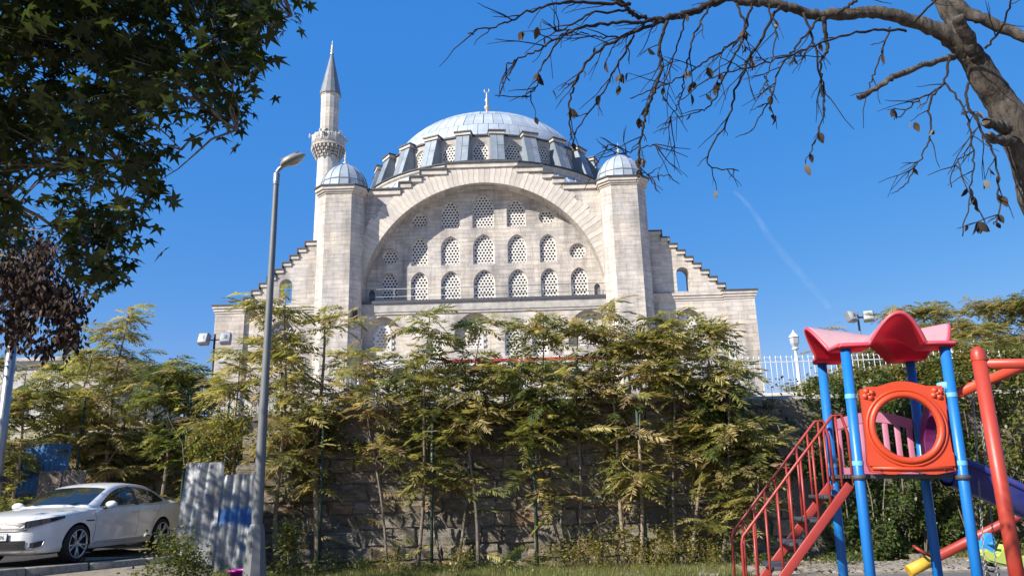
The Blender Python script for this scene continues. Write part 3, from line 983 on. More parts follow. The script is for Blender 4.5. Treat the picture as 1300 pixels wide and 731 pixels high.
for k in range(6):
    a = 2 * PI * (k + .35) / 6
    h = MB().lathe([(.05, 0), (.08, .12), (.22, .36), (.26, .42), (.22, .41), (.04, .2)], 10, M=Matrix.Rotation(a, 3, 'Z') @ Matrix.Rotation(PI / 2, 3, 'Y'))
    h.build('loudspeaker', MATS['horn_white'], MI, (1.75 * math.cos(a), 1.75 * math.sin(a), 40.4 - ZB))
# ------------------------------------------------------------------ railings on the terrace, awning, lamps
simple('paint_white', (.52, .54, .55), .5, 0, .1, 8)
simple('galvanised', (.30, .315, .33), .42, .65, .22, 3)
simple('pole_grey', (.155, .163, .166), .6, .2, .16, 2.5)
simple('pole_green', (.03, .06, .045), .55, .1, .2)
simple('black_paint', (.018, .018, .02), .5)
simple('red_cloth', (.42, .035, .05), .8, var=.2)
simple('white_cloth', (.68, .66, .63), .8, var=.12)
def railing(x0, x1, y, z, label, h=1.02, pitch=.135):
    L = x1 - x0
    root = empty('railing', ((x0 + x1) / 2, y, z), 0, label, 'railing')
    n = int(L / pitch)
    pk = MB(); pk.tube([(0, 0, .06), (0, 0, h - .06)], .0085, 6)
    pk.lathe([(.0085, h - .06), (.02, h - .03), (.014, h + .0), (.0, h + .04)], 6)
    pm = pk.mesh('picket', MATS['paint_white'])
    arch = MB(); arch.tube([(pitch * (.5 - .5 * math.cos(a)), 0, h - .12 + .12 * math.sin(a)) for a in np.linspace(0, PI, 7)], .0065, 5)
    am = arch.mesh('hoop', MATS['paint_white'])
    cut = 290
    for i in range(n):
        X = -L / 2 + (i + .5) * pitch
        if i < cut: place('picket', pm, root, (X, 0, 0))
        if i % 2 == 0 and i < n - 1: place('hoop', am, root, (X, 0, 0))
    for zz in (.12, h - .13):
        b = MB(); b.box((0, 0, zz), (L, .02, .024)); b.build('rail', MATS['paint_white'], root)
    k = int(L / 2.4)
    pp = MB(); pp.box((0, 0, (h + .06) / 2), (.06, .06, h + .06), bev=.006); pp.lathe([(.0, h + .06), (.045, h + .1), (.035, h + .16), (0, h + .2)], 8)
    ppm = pp.mesh('rail_post', MATS['paint_white'])
    for i in range(k + 1): place('rail_post', ppm, root, (-L / 2 + i * L / k, 0, 0))
    return root
railing(-5.2, 16.2, 18.6, 3.52, 'white metal picket railing on the parapet above the retaining wall')
railing(-21.8, -6.5, 22.6, 3.66, 'white metal picket railing on the parapet above the hillside wall')

# ornate white lamp post on the terrace behind the railing
p = at_y(1013, 470, 21.0)
LP = empty('terrace_lamp_post', (p.x, p.y, 3.42), 0, 'ornate white lamp post standing behind the railing beside the mosque', 'lamp post')
MB().lathe([(.16, 0), (.17, .12), (.1, .2), (.085, .5), (.1, .56), (.06, .64), (.048, 1.35), (.075, 1.4), (.045, 1.46), (.04, 1.66)], 12).build('post', MATS['paint_white'], LP)
lm = MB().lathe([(.03, 1.66), (.1, 1.7), (.09, 1.74), (.05, 1.76)], 10).build('lamp_bracket', MATS['paint_white'], LP)
simple('milk_glass', (.36, .38, .39), .25)
MB().lathe([(.07, 1.76), (.12, 1.86), (.13, 2.0), (.11, 2.04)], 6, smooth=False).build('lamp_glass', MATS['milk_glass'], LP)
MB().lathe([(.15, 2.03), (.13, 2.08), (.05, 2.16), (.03, 2.2), (.0, 2.26)], 6, smooth=False).build('lamp_cap', MATS['paint_white'], LP)

# long awning with a red and a white band, in front of the mosque
a = at_y(455, 463, 31); b = at_y(822, 449, 31)
AW = empty('awning', ((a.x + b.x) / 2, 31, 3.42), 0, 'long awning with red and white edge bands in front of the mosque', 'awning')
L = (b.x - a.x); zt = a.z - 3.42
nseg = 7
for i in range(nseg):
    x0 = -L / 2 + i * L / nseg
    m = MB(); m.add([(x0 + .02, 0, zt), (x0 + L / nseg - .02, 0, zt), (x0 + L / nseg - .02, 2.6, zt + .55), (x0 + .02, 2.6, zt + .55)], [(0, 1, 2, 3)])
    m.add([(x0 + .02, 0, zt + .02), (x0 + L / nseg - .02, 0, zt + .02), (x0 + L / nseg - .02, 2.6, zt + .57), (x0 + .02, 2.6, zt + .57)], [(0, 1, 2, 3)])
    m.build('awning_sheet', MATS['white_cloth'], AW)
    if i in (2, 3, 4, 5):
        m = MB(); m.box((x0 + L / nseg / 2, -.02, zt + .03), (L / nseg - .04, .03, .16)); m.build('red_band', MATS['red_cloth'], AW)
    m = MB(); m.box((x0 + L / nseg / 2, -.016, zt - .14), (L / nseg - .05, .02, .12)); m.build('white_band', MATS['white_cloth'], AW)
for i in range(nseg + 1):
    m = MB(); m.tube([(-L / 2 + i * L / nseg, .06, 0), (-L / 2 + i * L / nseg, .06, zt)], .04, 8); m.build('awning_post', MATS['paint_white'], AW)
# kiosk box under the awning
# floodlight masts
def floodmast(px, py, Y, zbase, label, offs, sc=1.0):
    p = at_y(px, py, Y)
    root = empty('floodlight_mast', (p.x, p.y, zbase), 0, label, 'floodlight', 'floodlight masts on the terrace')
    h = p.z - zbase
    MB().tube([(0, 0, 0), (0, 0, h)], [.07 * sc, .05 * sc], 10).build('mast', MATS['black_paint'] if sc > 1 else MATS['pole_grey'], root)
    MB().box((0, -.06, h - .3 * sc), (1.0 * sc, .06, .06)).build('crossbar', MATS['black_paint'], root)
    for k, (ox, rz) in enumerate(offs):
        c = Vector((ox * sc, -.2 * sc, h - .28 * sc))
        M = Matrix.Rotation(rz, 3, 'Z') @ Matrix.Rotation(R(-18), 3, 'X')
        body = MB().box((0, 0, 0), (.5 * sc, .34 * sc, .56 * sc), bev=.05 * sc).build('floodlight', MATS['flood_grey'], root, c, (M.to_euler()))
        MB().box((0, -.175 * sc, 0), (.42 * sc, .02, .46 * sc), bev=.02).build('lens', MATS['milk_glass'], body)
        MB().box((0, -.19 * sc, .02), (.16 * sc, .03, .18 * sc), bev=.01).build('lamp_core', MATS['flood_grey'], body)
    return root
simple('flood_grey', (.19, .20, .205), .45, .3)
floodmast(273, 424, 40, 3.42, 'mast with two square floodlights beside the left pier of the mosque', ((-.42, R(-8)), (.62, R(8))), 1.12)
floodmast(1088, 396, 27, 3.42, 'mast with two square floodlights among trees behind the red playground roof', ((-.42, R(25)), (.45, R(-20))), .72)

# neighbouring stone building behind the left trees
a = at_y(-60, 428, 44); b = at_y(122, 446, 40)
NBD = empty('stone_building', (-24, 42, 3.42), R(0), 'low beige stone building with banded cornice behind the left trees', 'building')
m = MB(); w = 16.0
bx_ = b.x + 24
m.rect(bx_ - w, bx_, 0, 9, 0, b.z - 3.42 - .5); m.build('wall', MATS['stone_grey'], NBD)
m = MB()
for k, (e, z0, z1) in enumerate(((.1, -.5, -.3), (.25, -.3, -.12), (.4, -.12, .06))): m.rect(bx_ - w - e, bx_ + e, -e, 9 + e, b.z - 3.42 + z0 + .002 * k, b.z - 3.42 + z1 + .002 * k)
m.rect(bx_ - w - .1, bx_ + .1, -.08, 9, b.z - 3.42 - 1.9, b.z - 3.42 - 1.7)
m.build('cornice', MATS['stone_grey'], NBD)
for k in range(4):
    MB().prism(arch_outline(1.2, 2.2, bx_ - 2 - 3 * k, 2.2), -.02, .1).build('window', MATS['dark_void'], NBD)

# ------------------------------------------------------------------ street lamp
base = at_y(322.5, 731, 13.3)
top = at_y(351.5, 221, 13.3)
gzl = gz(base.x, 13.3)
LA = empty('street_lamp', (base.x, 13.3, gzl), 0, 'tall grey tapered street lamp with an oval lamp head on a short arm', 'street lamp')
H = top.z - gzl
def oct_taper(z0, r0, z1, r1, n=8):
    return MB().lathe([(r0, z0), (r1, z1)], n, smooth=False)
MB().lathe([(.30, 0), (.30, .05), (.20, .07)], 12, smooth=False).build('base_plate', MATS['pole_grey'], LA)
MB().lathe([(.215, .05), (.20, .25), (.14, .95), (.118, 1.06), (.105, 1.08)], 8, smooth=False).build('flared_base', MATS['pole_grey'], LA)
MB().lathe([(.094, 1.0), (.068, H * .5), (.048, H - .02)], 16).build('pole', MATS['pole_grey'], LA)
MB().lathe([(.057, H - .22), (.06, H - .2), (.06, H), (.045, H + .02)], 12).build('collar', MATS['galvanised'], LA)
arm = [(0, 0, H - .05), (.01, 0, H + .05), (.05, -.01, H + .1), (.16, -.02, H + .18)]
MB().tube(arm, .038, 10).build('arm', MATS['galvanised'], LA)
hd = MB()
M = Matrix.Rotation(R(-26), 3, 'Y') @ Matrix.Rotation(R(14), 3, 'X')
ns, nr = 16, 14
vs_ = []; fs_ = []
for i in range(ns + 1):
    t = i / ns
    w = .135 * math.sin(PI * min(1, .06 + .94 * t) ** .85) ** .6 if 0 < t < 1 else .01
    w = max(.012, .185 * (math.sin(PI * (t ** .8))) ** .55)
    for k in range(nr):
        a = 2 * PI * k / nr
        zz = math.sin(a)
        zz = zz * (.095 if zz > 0 else .055)
        vs_.append(Vector((.07, -.02, H + .15)) + M @ Vector((t * .52, w * math.cos(a), zz * 1.2 * (w / .185))))
for i in range(ns):
    for k in range(nr):
        k2 = (k + 1) % nr
        fs_.append((i * nr + k, i * nr + k2, (i + 1) * nr + k2, (i + 1) * nr + k))
hd.add(vs_, fs_, 0, True)
head = hd.build('lamp_head', MATS['lamp_shell'] if 'lamp_shell' in MATS else simple('lamp_shell', (.27, .25, .215), .45, .2), LA)
gl = MB()
vs_ = []; fs_ = []
for j in range(7):
    ph = PI / 2 * j / 6
    for k in range(18):
        a = 2 * PI * k / 18
        vs_.append(Vector((.07, -.02, H + .15)) + M @ Vector((.285 + .15 * math.cos(a) * math.cos(ph), .125 * math.sin(a) * math.cos(ph), -.035 - .07 * math.sin(ph))))
for j in range(6):
    for k in range(18): fs_.append((j * 18 + k, (j + 1) * 18 + k, (j + 1) * 18 + (k + 1) % 18, j * 18 + (k + 1) % 18))
gl.add(vs_, fs_, 0, True)
mg, nt, bb = new_mat('lamp_glass', .12, (.5, .5, .46)); bb.inputs['Transmission Weight'].default_value = .25
gl.build('lamp_glass', mg, head)
sp = MB().tube([Vector((.07, -.02, H + .15)) + M @ Vector((.04 + .38 * t, 0, .1 + .012 * math.sin(PI * t))) for t in np.linspace(0, 1, 8)], .014, 6)
sp.build('hinge_ridge', MATS['pole_grey'], head)

# slim pole at the left edge of the view
a = at_y(1, 560, 12.0); b = at_y(17, 425, 12.0)
k = (b - a); p0 = a - k * ((a.z - .1) / k.z); p1 = a + k * 1.35
SP = empty('sign_pole', (p0.x, p0.y, gz(p0.x, p0.y)), 0, 'slim pale metal pole rising into the brown leaves', 'pole')
o_ = Vector(SP.location)
MB().tube([p0 - o_, p1 - o_], [.085, .07], 12).build('pole', MATS['galvanised'], SP)
MB().lathe([(.105, 1.7), (.105, 1.78)], 12).build('clamp_band', MATS['black_paint'], SP)

# ------------------------------------------------------------------ wire fence posts in front of the wall
def mesh_fence(name, pxs, yb, Y, h, label):
    pts = [at_y(x, yb, Y) for x in pxs]
    root = empty(name, (pts[0].x, Y, 0), 0, label, 'fence')
    ox = pts[0].x
    for q in pts:
        MB().tube([(0, 0, -.1), (0, 0, h)], .032, 8).build('fence_post', MATS['pole_green'], root, (q.x - ox, random.uniform(-.02, .02), 0), (0, R(random.uniform(-.6, .6)), 0))
    w = MB()
    x0, x1 = pts[0].x - ox, pts[-1].x - ox
    for k in range(7):
        z = .3 + k * (h - .35) / 6
        w.tube([(x0 + (x1 - x0) * t, .0, z + .012 * math.sin(9 * t + k)) for t in np.linspace(0, 1, 14)], .0022, 4)
    w.build('wire', MATS['pole_green'], root)['kind'] = 'stuff'
    return root
mesh_fence('wire_fence', [409, 548, 679, 815, 950, 1085], 600, 15.75, 3.3, 'dark post and wire fence along the foot of the retaining wall')
mesh_fence('hillside_fence', [-40, 105, 238, 290], 520, 19.2, 4.1, 'dark green post and wire fence behind the parked car')
# ------------------------------------------------------------------ foliage tools
def rot_from_axes(X, Zr, roll):
    """rows: local x,y,z axes in world, for arrays of directions X and rolls"""
    X = X / np.linalg.norm(X, axis=1, keepdims=True)
    up = np.tile([0, 0, 1.0], (len(X), 1))
    up[np.abs(X[:, 2]) > .97] = (1, 0, 0)
    Y = np.cross(up, X); Y /= np.linalg.norm(Y, axis=1, keepdims=True)
    Z = np.cross(X, Y)
    c, s = np.cos(roll)[:, None], np.sin(roll)[:, None]
    return X, Y * c + Z * s, Z * c - Y * s
def stamp(tmpl, P, D, roll, sc):
    """place template verts (n,3) at points P along directions D -> (len(P)*n,3)"""
    X, Y, Z = rot_from_axes(D, None, roll)
    T = np.asarray(tmpl)
    V = (P[:, None, :] + sc[:, None, None] * (T[None, :, 0:1] * X[:, None, :] + T[None, :, 1:2] * Y[:, None, :] + T[None, :, 2:3] * Z[:, None, :]))
    return V.reshape(-1, 3)
def frond_template(seed, L=.62, pairs=11, ll=.14, lw=.042, droop=.15):
    r = np.random.default_rng(seed)
    V = []; F = []
    def spine(t): return np.array([L * t * (1 - .12 * t), .02 * math.sin(5 * t + seed), .10 * t - (droop + .1) * t * t * L / .62])
    def quad(a, b, c, d):
        k = len(V); V.extend([a, b, c, d]); F.append((k, k + 1, k + 2, k + 3))
    for i in range(3):
        a, b = spine(i / 3), spine((i + 1) / 3)
        quad(a + (0, .004, 0), a - (0, .004, 0), b - (0, .003, 0), b + (0, .003, 0))
    for i in range(pairs):
        t = .16 + .8 * i / (pairs - 1)
        p = spine(t)
        l = ll * (.72 + .5 * math.sin(PI * (.12 + .82 * i / pairs))) * r.uniform(.8, 1.15)
        for s in (-1, 1):
            if r.random() < .06: continue
            a = r.uniform(.95, 1.25) - .35 * t
            d = np.array([math.cos(a), s * math.sin(a), r.uniform(-.5, -.1)]); d /= np.linalg.norm(d)
            n = np.array([-d[1], d[0], 0]); n /= np.linalg.norm(n)
            up = np.array([0, 0, 1.0])
            q = p + d * l * .42
            tw = r.uniform(-.4, .4)
            n = n * math.cos(tw) + up * math.sin(tw)
            quad(p, q + n * lw * .5, p + d * l, q - n * lw * .5)
    p = spine(1.0); d = np.array([1, 0, -.5]); d /= np.linalg.norm(d)
    quad(p, p + d * .05 + (0, .018, 0), p + d * ll, p + d * .05 - (0, .018, 0))
    return np.array(V), np.array(F)
FR = [frond_template(s) for s in range(6)]
FRS = [frond_template(20 + s, .42, 8, .085, .032, .2) for s in range(4)]
def fronds_mesh(name, P, D, sc, cols, tm=FR, mat='leaf', jit=.22):
    r = RNG
    k = r.integers(0, len(tm), len(P))
    VV = []; FF = []; CC = []; b = 0
    for i in range(len(tm)):
        s = k == i
        if not s.any(): continue
        T, F = tm[i]
        V = stamp(T, P[s], D[s], r.normal(0, .35, s.sum()), sc[s])
        n = s.sum()
        FF.append((F[None] + (np.arange(n) * len(T))[:, None, None] + b).reshape(-1, 4))
        c = np.repeat(cols[s], len(F), axis=0) * r.uniform(1 - jit, 1 + jit, (n * len(F), 1))
        CC.append(c); VV.append(V); b += len(V)
    return mesh_np(name, np.concatenate(VV), np.concatenate(FF), 4, MATS[mat], np.clip(np.concatenate(CC), 0, 1))
OVATE = np.array([(0, 0, 0), (.45, .32, .06), (1, 0, -.05), (.45, -.32, .06)])
STAR = []
for k in range(5):
    a = (k - 2) * R(58)
    L_ = (1.0, .92, .62)[abs(k - 2)]
    STAR.append((L_ * math.cos(a), L_ * math.sin(a), -.12 * L_))
NOT_ = []
for k in range(6):
    a = (k - 2.5) * R(58)
    q = .36 if 0 < k < 5 else .30
    NOT_.append((q * math.cos(a), q * math.sin(a), .03))
STAR_V = np.array([(-.05, 0, 0)] + STAR + NOT_); STAR_V[:, 0] += .1
STAR_F = np.array([(0, 6 + k, 1 + k, 7 + k) for k in range(5)])
OV_F = np.array([(0, 1, 2, 3)])
def leaves_mesh(name, P, D, roll, sc, cols, V=OVATE, F=OV_F, mat='leaf', jit=.2):
    n = len(P)
    VV = stamp(V, P, D, roll, sc)
    FF = (F[None] + (np.arange(n) * len(V))[:, None, None]).reshape(-1, 4)
    c = np.repeat(np.asarray(cols) * RNG.uniform(1 - jit, 1 + jit, (n, 1)), len(F), axis=0)
    return mesh_np(name, VV, FF, 4, MATS[mat], np.clip(c, 0, 1))
def pick_cols(n, pal, w=None):
    pal = np.array(pal)
    k = RNG.choice(len(pal), n, p=None if w is None else np.array(w) / sum(w))
    return pal[k]
GREEN = [(.19, .20, .06), (.285, .27, .09), (.10, .13, .04), (.41, .36, .14), (.41, .325, .155), (.27, .195, .11)]
def unit(n):
    v = RNG.normal(0, 1, (n, 3)); return v / np.linalg.norm(v, axis=1, keepdims=True)

# ------------------------------------------------------------------ tree-of-heaven saplings along the wall
def curve(p0, p1, n, wob, bow=(0, 0, 0)):
    out = []
    ph = random.uniform(0, 6)
    for i in range(n + 1):
        t = i / n
        q = p0.lerp(p1, t) + Vector(bow) * (4 * t * (1 - t))
        e = math.sin(PI * t) * wob
        out.append(q + Vector((e * math.sin(5 * t + ph), e * math.cos(4 * t + ph), 0)))
    return out
def heaven_tree(px, yb, px_t, py_t, Y, spread, nf, pal_w, label, r0=.045, zbase=None, bark_='bark_grey', low=.42, tm=FR, fs=1.0, cat='tree', nbr=15):
    b = at_y(px, yb, Y); t = at_y(px_t, py_t, Y)
    z0 = gz(b.x, Y) if zbase is None else zbase
    root = empty('sapling_tree', (b.x, Y, z0), 0, label, 'tree', 'feathery saplings along the wall')
    H = t.z - z0 + (.28 if tm is FR else .1)
    nf = int(nf * (1.25 if zbase is None else .85) * (1.5 if px < 330 else 1)) if tm is FR else int(nf * 2.4)
    fs *= 1.08 if tm is FR else 1.0
    p0 = Vector((0, 0, -.1)); p1 = Vector((t.x - b.x, random.uniform(-.25, .25), H - .12))
    tr = MB()
    main = curve(p0, p1, 10, .07 * H / 5)
    tr.tube(main, [r0 * (1 - .78 * i / 10) * (1.25 if i == 0 else 1) for i in range(11)], 7)
    tips = [(main[-1], (main[-1] - main[-3]).normalized())]
    paths = [main[int(10 * low):]]
    for k in range(nbr):
        u = random.uniform(low * .95, .98) if random.random() > .12 else random.uniform(low * .55, low)
        s = main[int(u * 10)].lerp(main[min(10, int(u * 10) + 1)], u * 10 % 1)
        az = random.uniform(0, 2 * PI)
        ln = spread * random.uniform(.3, 1.1) * (1.15 - .35 * max(0, u - low) / (1 - low)) * (.75 if u < low else 1)
        e = s + Vector((math.cos(az) * ln, math.sin(az) * ln * .75, ln * random.uniform(.1, .9)))
        if e.z > H - .1: e.z = H - .1 - random.uniform(0, .4)
        br = curve(s, e, 5, .05, (0, 0, -.06))
        rr = r0 * (1 - .78 * u) * .65
        tr.tube(br, [rr * (1 - .7 * i / 5) for i in range(6)], 5)
        tips.append((e, (br[-1] - br[-3]).normalized())); paths.append(br)
    tr.build('trunk', MATS[bark_], root)
    P = []; D = []
    per = nf // (len(tips) * 2) + 1
    for (e, d) in tips:
        for k in range(per):
            az = random.uniform(0, 2 * PI); up = random.uniform(-.25, .6)
            P.append(e - d * random.uniform(0, .4)); D.append((math.cos(az), math.sin(az), up))
    for pth in paths:
        for k in range(per):
            i = random.uniform(0, 1) ** .7 * (len(pth) - 1.01); q = pth[int(i)].lerp(pth[int(i) + 1], i % 1)
            az = random.uniform(0, 2 * PI)
            P.append(q); D.append((math.cos(az), math.sin(az), random.uniform(-.35, .35)))
    for k in range(7 if zbase is None else 0):
        q = main[random.randint(1, 6)]; az = random.uniform(0, 2 * PI)
        P.append(q + Vector((random.uniform(-.1, .1), random.uniform(-.1, .1), random.uniform(-.2, .2)))); D.append((math.cos(az), math.sin(az), random.uniform(-.2, .4)))
    P = np.array([tuple(p) for p in P]); D = np.array(D)
    # a frond's tip must stay under the crown's top
    cols = pick_cols(len(P), GREEN, pal_w)
    me = fronds_mesh('crown', P, D, RNG.uniform(.7, 1.2, len(P)) * fs, cols, tm)
    o = place('crown', me, root); o['kind'] = 'stuff'
    return root
YG = (2, 4, 1, 4, 3.5, 1.5); GR = (4, 4, 2, 2, 1.2, .5); BR = (1, 2, 1, 2, 4, 4); DK = (3, 1, 5, .5, .3, .2)
heaven = [
    (350, 700, 362, 384, 15.75, .85, 150, YG, 'sapling with yellow green feathery leaves just behind the street lamp', .055, 'bark_pale', .45),
    (403, 700, 408, 398, 15.95, .8, 130, YG, 'sapling with pale thick stem and yellowing leaves next to the street lamp', .075, 'bark_pale', .5),
    (300, 640, 305, 455, 17.9, .9, 110, YG, 'yellowing bushy sapling above the patched metal sheet', .05, 'bark_grey', .4),
    (493, 700, 458, 440, 15.9, .6, 70, BR, 'thin reddish brown sapling with sparse leaves in front of the arch', .03, 'bark_grey', .5),
    (530, 705, 548, 404, 15.85, .75, 95, GR, 'green sapling with tall straight stem below the left tympanum window', .042, 'bark_grey', .55),
    (562, 705, 522, 452, 16.0, .6, 60, GR, 'slim leaning sapling beside a dark fence post', .028, 'bark_grey', .5),
    (580, 690, 612, 408, 15.95, .75, 95, GR, 'sapling with broad green tuft rising over the awning', .035, 'bark_grey', .58),
    (607, 705, 590, 470, 15.75, .6, 60, YG, 'pale stemmed sapling with few leaves against the bare stones', .045, 'bark_grey', .55),
    (680, 705, 690, 405, 15.9, .8, 110, GR, 'dense green sapling rising under the narrow mosque window', .042, 'bark_grey', .5),
    (720, 700, 655, 470, 16.05, .8, 80, GR, 'leaning green sapling with long drooping leaves', .035, 'bark_grey', .45),
    (733, 700, 735, 415, 16.0, .75, 95, YG, 'yellow green sapling among the thicket at the right awning end', .035, 'bark_grey', .45),
    (795, 705, 764, 392, 15.85, .85, 110, BR, 'browning sapling reaching up to the right corner tower', .045, 'bark_pale', .45),
    (812, 705, 818, 425, 15.75, .8, 110, YG, 'twin stemmed sapling with golden leaves below the right tower', .045, 'bark_pale', .4),
    (858, 705, 850, 405, 16.0, .85, 130, YG, 'bushy sapling with olive leaves below the right stepped wall', .04, 'bark_grey', .42),
    (877, 705, 905, 410, 15.9, .9, 130, YG, 'olive sapling in front of the right pier of the mosque', .045, 'bark_pale', .4),
    (915, 700, 930, 470, 15.8, .9, 140, GR, 'spreading sapling beside the white railing', .045, 'bark_grey', .35),
    (955, 690, 965, 545, 15.4, .6, 60, YG, 'low sapling with large bright leaf sprays behind the red stair rail', .03, 'bark_grey', .4),
    (128, 600, 160, 392, 19.6, .9, 120, YG, 'tall feathery sapling with pale forked stem behind the car', .06, 'bark_pale', .45),
    (207, 620, 213, 462, 19.3, 1.0, 170, DK, 'dark green round headed sapling behind the car boot', .07, 'bark_grey', .42),
    (60, 600, 112, 452, 19.8, 1.0, 130, YG, 'leaning sapling with yellow green leaves above the blue sheet', .06, 'bark_pale', .4),
    (20, 610, 30, 478, 18.4, 1.0, 140, GR, 'bushy green sapling next to the slim pale pole', .06, 'bark_pale', .35),
    (-50, 610, -30, 450, 18.6, 1.1, 120, GR, 'green sapling at the far end of the hillside wall', .06, 'bark_pale', .35),
    (250, 600, 262, 505, 19.9, .8, 90, GR, 'small green sapling above the plain metal sheet', .04, 'bark_grey', .35),
]
for q in heaven:
    heaven_tree(*q[:9], r0=q[9], bark_=q[10], low=q[11])
terr = [
    (440, 500, 436, 455, 17.7, .8, 90, YG, 'sapling rooted on the wall top behind the lamp side pair'),
    (505, 500, 500, 470, 17.6, .7, 70, BR, 'reddish sapling rooted on the wall top near the left arch'),
    (560, 500, 572, 470, 17.7, .7, 70, GR, 'green sapling rooted on the wall top below the awning start'),
    (640, 500, 640, 478, 17.6, .7, 80, GR, 'dark sapling rooted on the wall top under the red band'),
    (775, 500, 785, 445, 17.7, .9, 120, YG, 'golden sapling rooted on the wall top by the tower foot'),
    (845, 500, 850, 440, 17.8, .9, 120, YG, 'olive sapling rooted on the wall top by the right wing'),
    (910, 500, 900, 450, 17.7, .9, 120, GR, 'green sapling rooted on the wall top near the lamp post'),
    (360, 500, 352, 440, 17.7, .9, 110, YG, 'yellow sapling rooted on the wall top left of the lamp head'),
    (690, 500, 700, 460, 17.8, .8, 100, GR, 'green sapling rooted on the wall top in the middle'),
    (90, 500, 85, 462, 21.6, 1.0, 150, GR, 'green sapling rooted above the hillside wall near the stone building'),
    (160, 500, 175, 470, 21.6, 1.0, 150, YG, 'golden sapling rooted above the hillside wall before the railing'),
    (235, 500, 240, 480, 21.4, .9, 120, GR, 'green sapling rooted above the hillside wall near the floodlights'),
]
for q in terr:
    heaven_tree(*q, r0=.03, zbase=3.35, low=.15, nbr=8)
# finer leaved trees behind the playground
back = [
    (1185, 470, 1175, 384, 22, 1.5, 480, YG, 'olive tree crown on the terrace right of the red roof'),
    (1262, 470, 1252, 380, 23, 1.8, 560, BR, 'tall brownish tree on the terrace over the swing bar'),
    (1325, 470, 1322, 374, 22, 1.7, 500, GR, 'green tree on the terrace at the swing frame end'),
    (1068, 470, 1052, 412, 24, .8, 150, BR, 'small thin tree on the terrace beside the floodlights'),
    (1120, 480, 1110, 440, 19.5, 1.0, 260, YG, 'low olive tree behind the red playground roof'),
    (1225, 480, 1225, 430, 19.5, 1.2, 330, YG, 'low bushy tree on the wall top behind the orange beam'),
    (1290, 500, 1300, 440, 19.0, 1.2, 330, YG, 'low bushy tree on the wall top behind the swing post'),
    (1050, 500, 1040, 480, 19.2, .8, 160, GR, 'small green bush tree at the railing by the stair'),
    (1215, 470, 1212, 405, 21, 1.5, 480, YG, 'broad yellow olive tree on the terrace above the ring panel'),
    (1400, 480, 1390, 400, 21, 1.4, 260, GR, 'green tree on the terrace past the swing'),
]
for q in back:
    r_ = heaven_tree(*q, r0=.06, zbase=3.4, low=.2, tm=FRS, fs=1.0, nbr=26)
    r_.name = 'terrace_tree'; r_['group'] = 'fine leaved trees on the terrace'

# ------------------------------------------------------------------ shrubs, climbers, weeds
def shrub(name, c, rad, n, size, pal, label, cat='shrub', group=None, w=None, clumps=None, droop=.0, stems=5, mat='leaf', aspect=1.0):
    root = empty(name, c, 0, label, cat, group)
    k = clumps or max(5, n // 70)
    cc = unit(k) * (RNG.uniform(.25, 1, (k, 1)) ** .5) * np.array(rad)
    cc[:, 2] = np.abs(cc[:, 2]) * .9 + rad[2] * .1
    i = RNG.integers(0, k, n)
    P = cc[i] + RNG.normal(0, .33, (n, 3)) * np.minimum(np.array(rad), .5) * .75
    P[:, 2] = np.maximum(P[:, 2], .02)
    D = unit(n); D[:, 2] = D[:, 2] * .6 - droop
    T = OVATE.copy(); T[:, 1] *= aspect
    me = leaves_mesh('foliage', P, D, RNG.uniform(-1, 1, n), RNG.uniform(.6, 1.25, n) * size, pick_cols(n, pal, w), T, OV_F, mat)
    o = place('foliage', me, root); o['kind'] = 'stuff'
    if stems:
        s = MB()
        for q in range(stems):
            e = Vector(cc[q % k]); s.tube(curve(Vector((e.x * .2, e.y * .2, -.05)), e, 4, .04), [.014, .011, .009, .006, .004], 5)
        s.build('stem', MATS['bark_grey'], root)['kind'] = 'stuff'
    return root
OLV = [(.12, .14, .035), (.18, .18, .045), (.08, .105, .025), (.25, .21, .065)]
DGR = [(.045, .075, .018), (.065, .10, .024), (.085, .12, .03), (.12, .14, .035)]
YEL = [(.29, .245, .06), (.21, .205, .05), (.14, .15, .04), (.26, .18, .07)]
def gp(px, py, Y):
    p = at_y(px, py, Y); return (p.x, Y, gz(p.x, Y) - .02)
shrub('bush', gp(222, 715, 12.9), (.6, .45, .95), 2600, .065, OLV, 'leafy green bush in front of the parked car tail', w=(3, 2, 4, 1.5))
shrub('bush', gp(372, 700, 15.0), (.42, .35, 1.0), 1000, .075, OLV, 'tall weedy bush between lamp pole and pale sapling stem', w=(3, 3, 2, 2))
gl = [(495, .45, .5, 'bush with yellow tips at the foot of the thin brown sapling', YEL), (600, .6, .38, 'low dark green bush at the wall foot below the bare stones', DGR), (655, .55, .45, 'rounded green bush at the wall foot between two fence posts', DGR), (745, .6, .8, 'straggly yellowing bush at the foot of the thicket', YEL), (790, .7, 1.05, 'broad yellow green bush around the twin stemmed sapling', YEL), (855, .55, .8, 'olive bush against the wall near the path start', OLV), (893, .35, .8, 'narrow golden climber bush next to the path start', YEL), (1000, .6, .35, 'low green weeds behind the red stair', DGR), (1060, .5, .4, 'low green weeds behind the blue posts', DGR), (455, .5, .35, 'low green weeds under the thin brown sapling', DGR), (540, .5, .3, 'low weeds beside the dark fence post', DGR), (420, .35, .45, 'small weed clump at the pale trunk foot', OLV)]
gl += [(520, .45, .6, 'upright olive bush between two thin sapling stems', OLV), (575, .4, .75, 'yellowing upright bush against the bare stones', YEL), (700, .5, .7, 'straggly olive bush left of the thicket', OLV), (825, .5, .9, 'golden brown bush right of the twin stemmed sapling', YEL), (930, .5, .55, 'green bush at the path start beside the stair', DGR)]
for px, rx, rz_, lb, pal in gl:
    shrub('weed_bush', gp(px, 705, 15.45 + random.uniform(-.15, .15)), (rx, .4, rz_ * .75), int(560 * rx * (rz_ * .75 + .3) / .4), .058, pal, lb, 'bush', 'bushes along the wall foot')

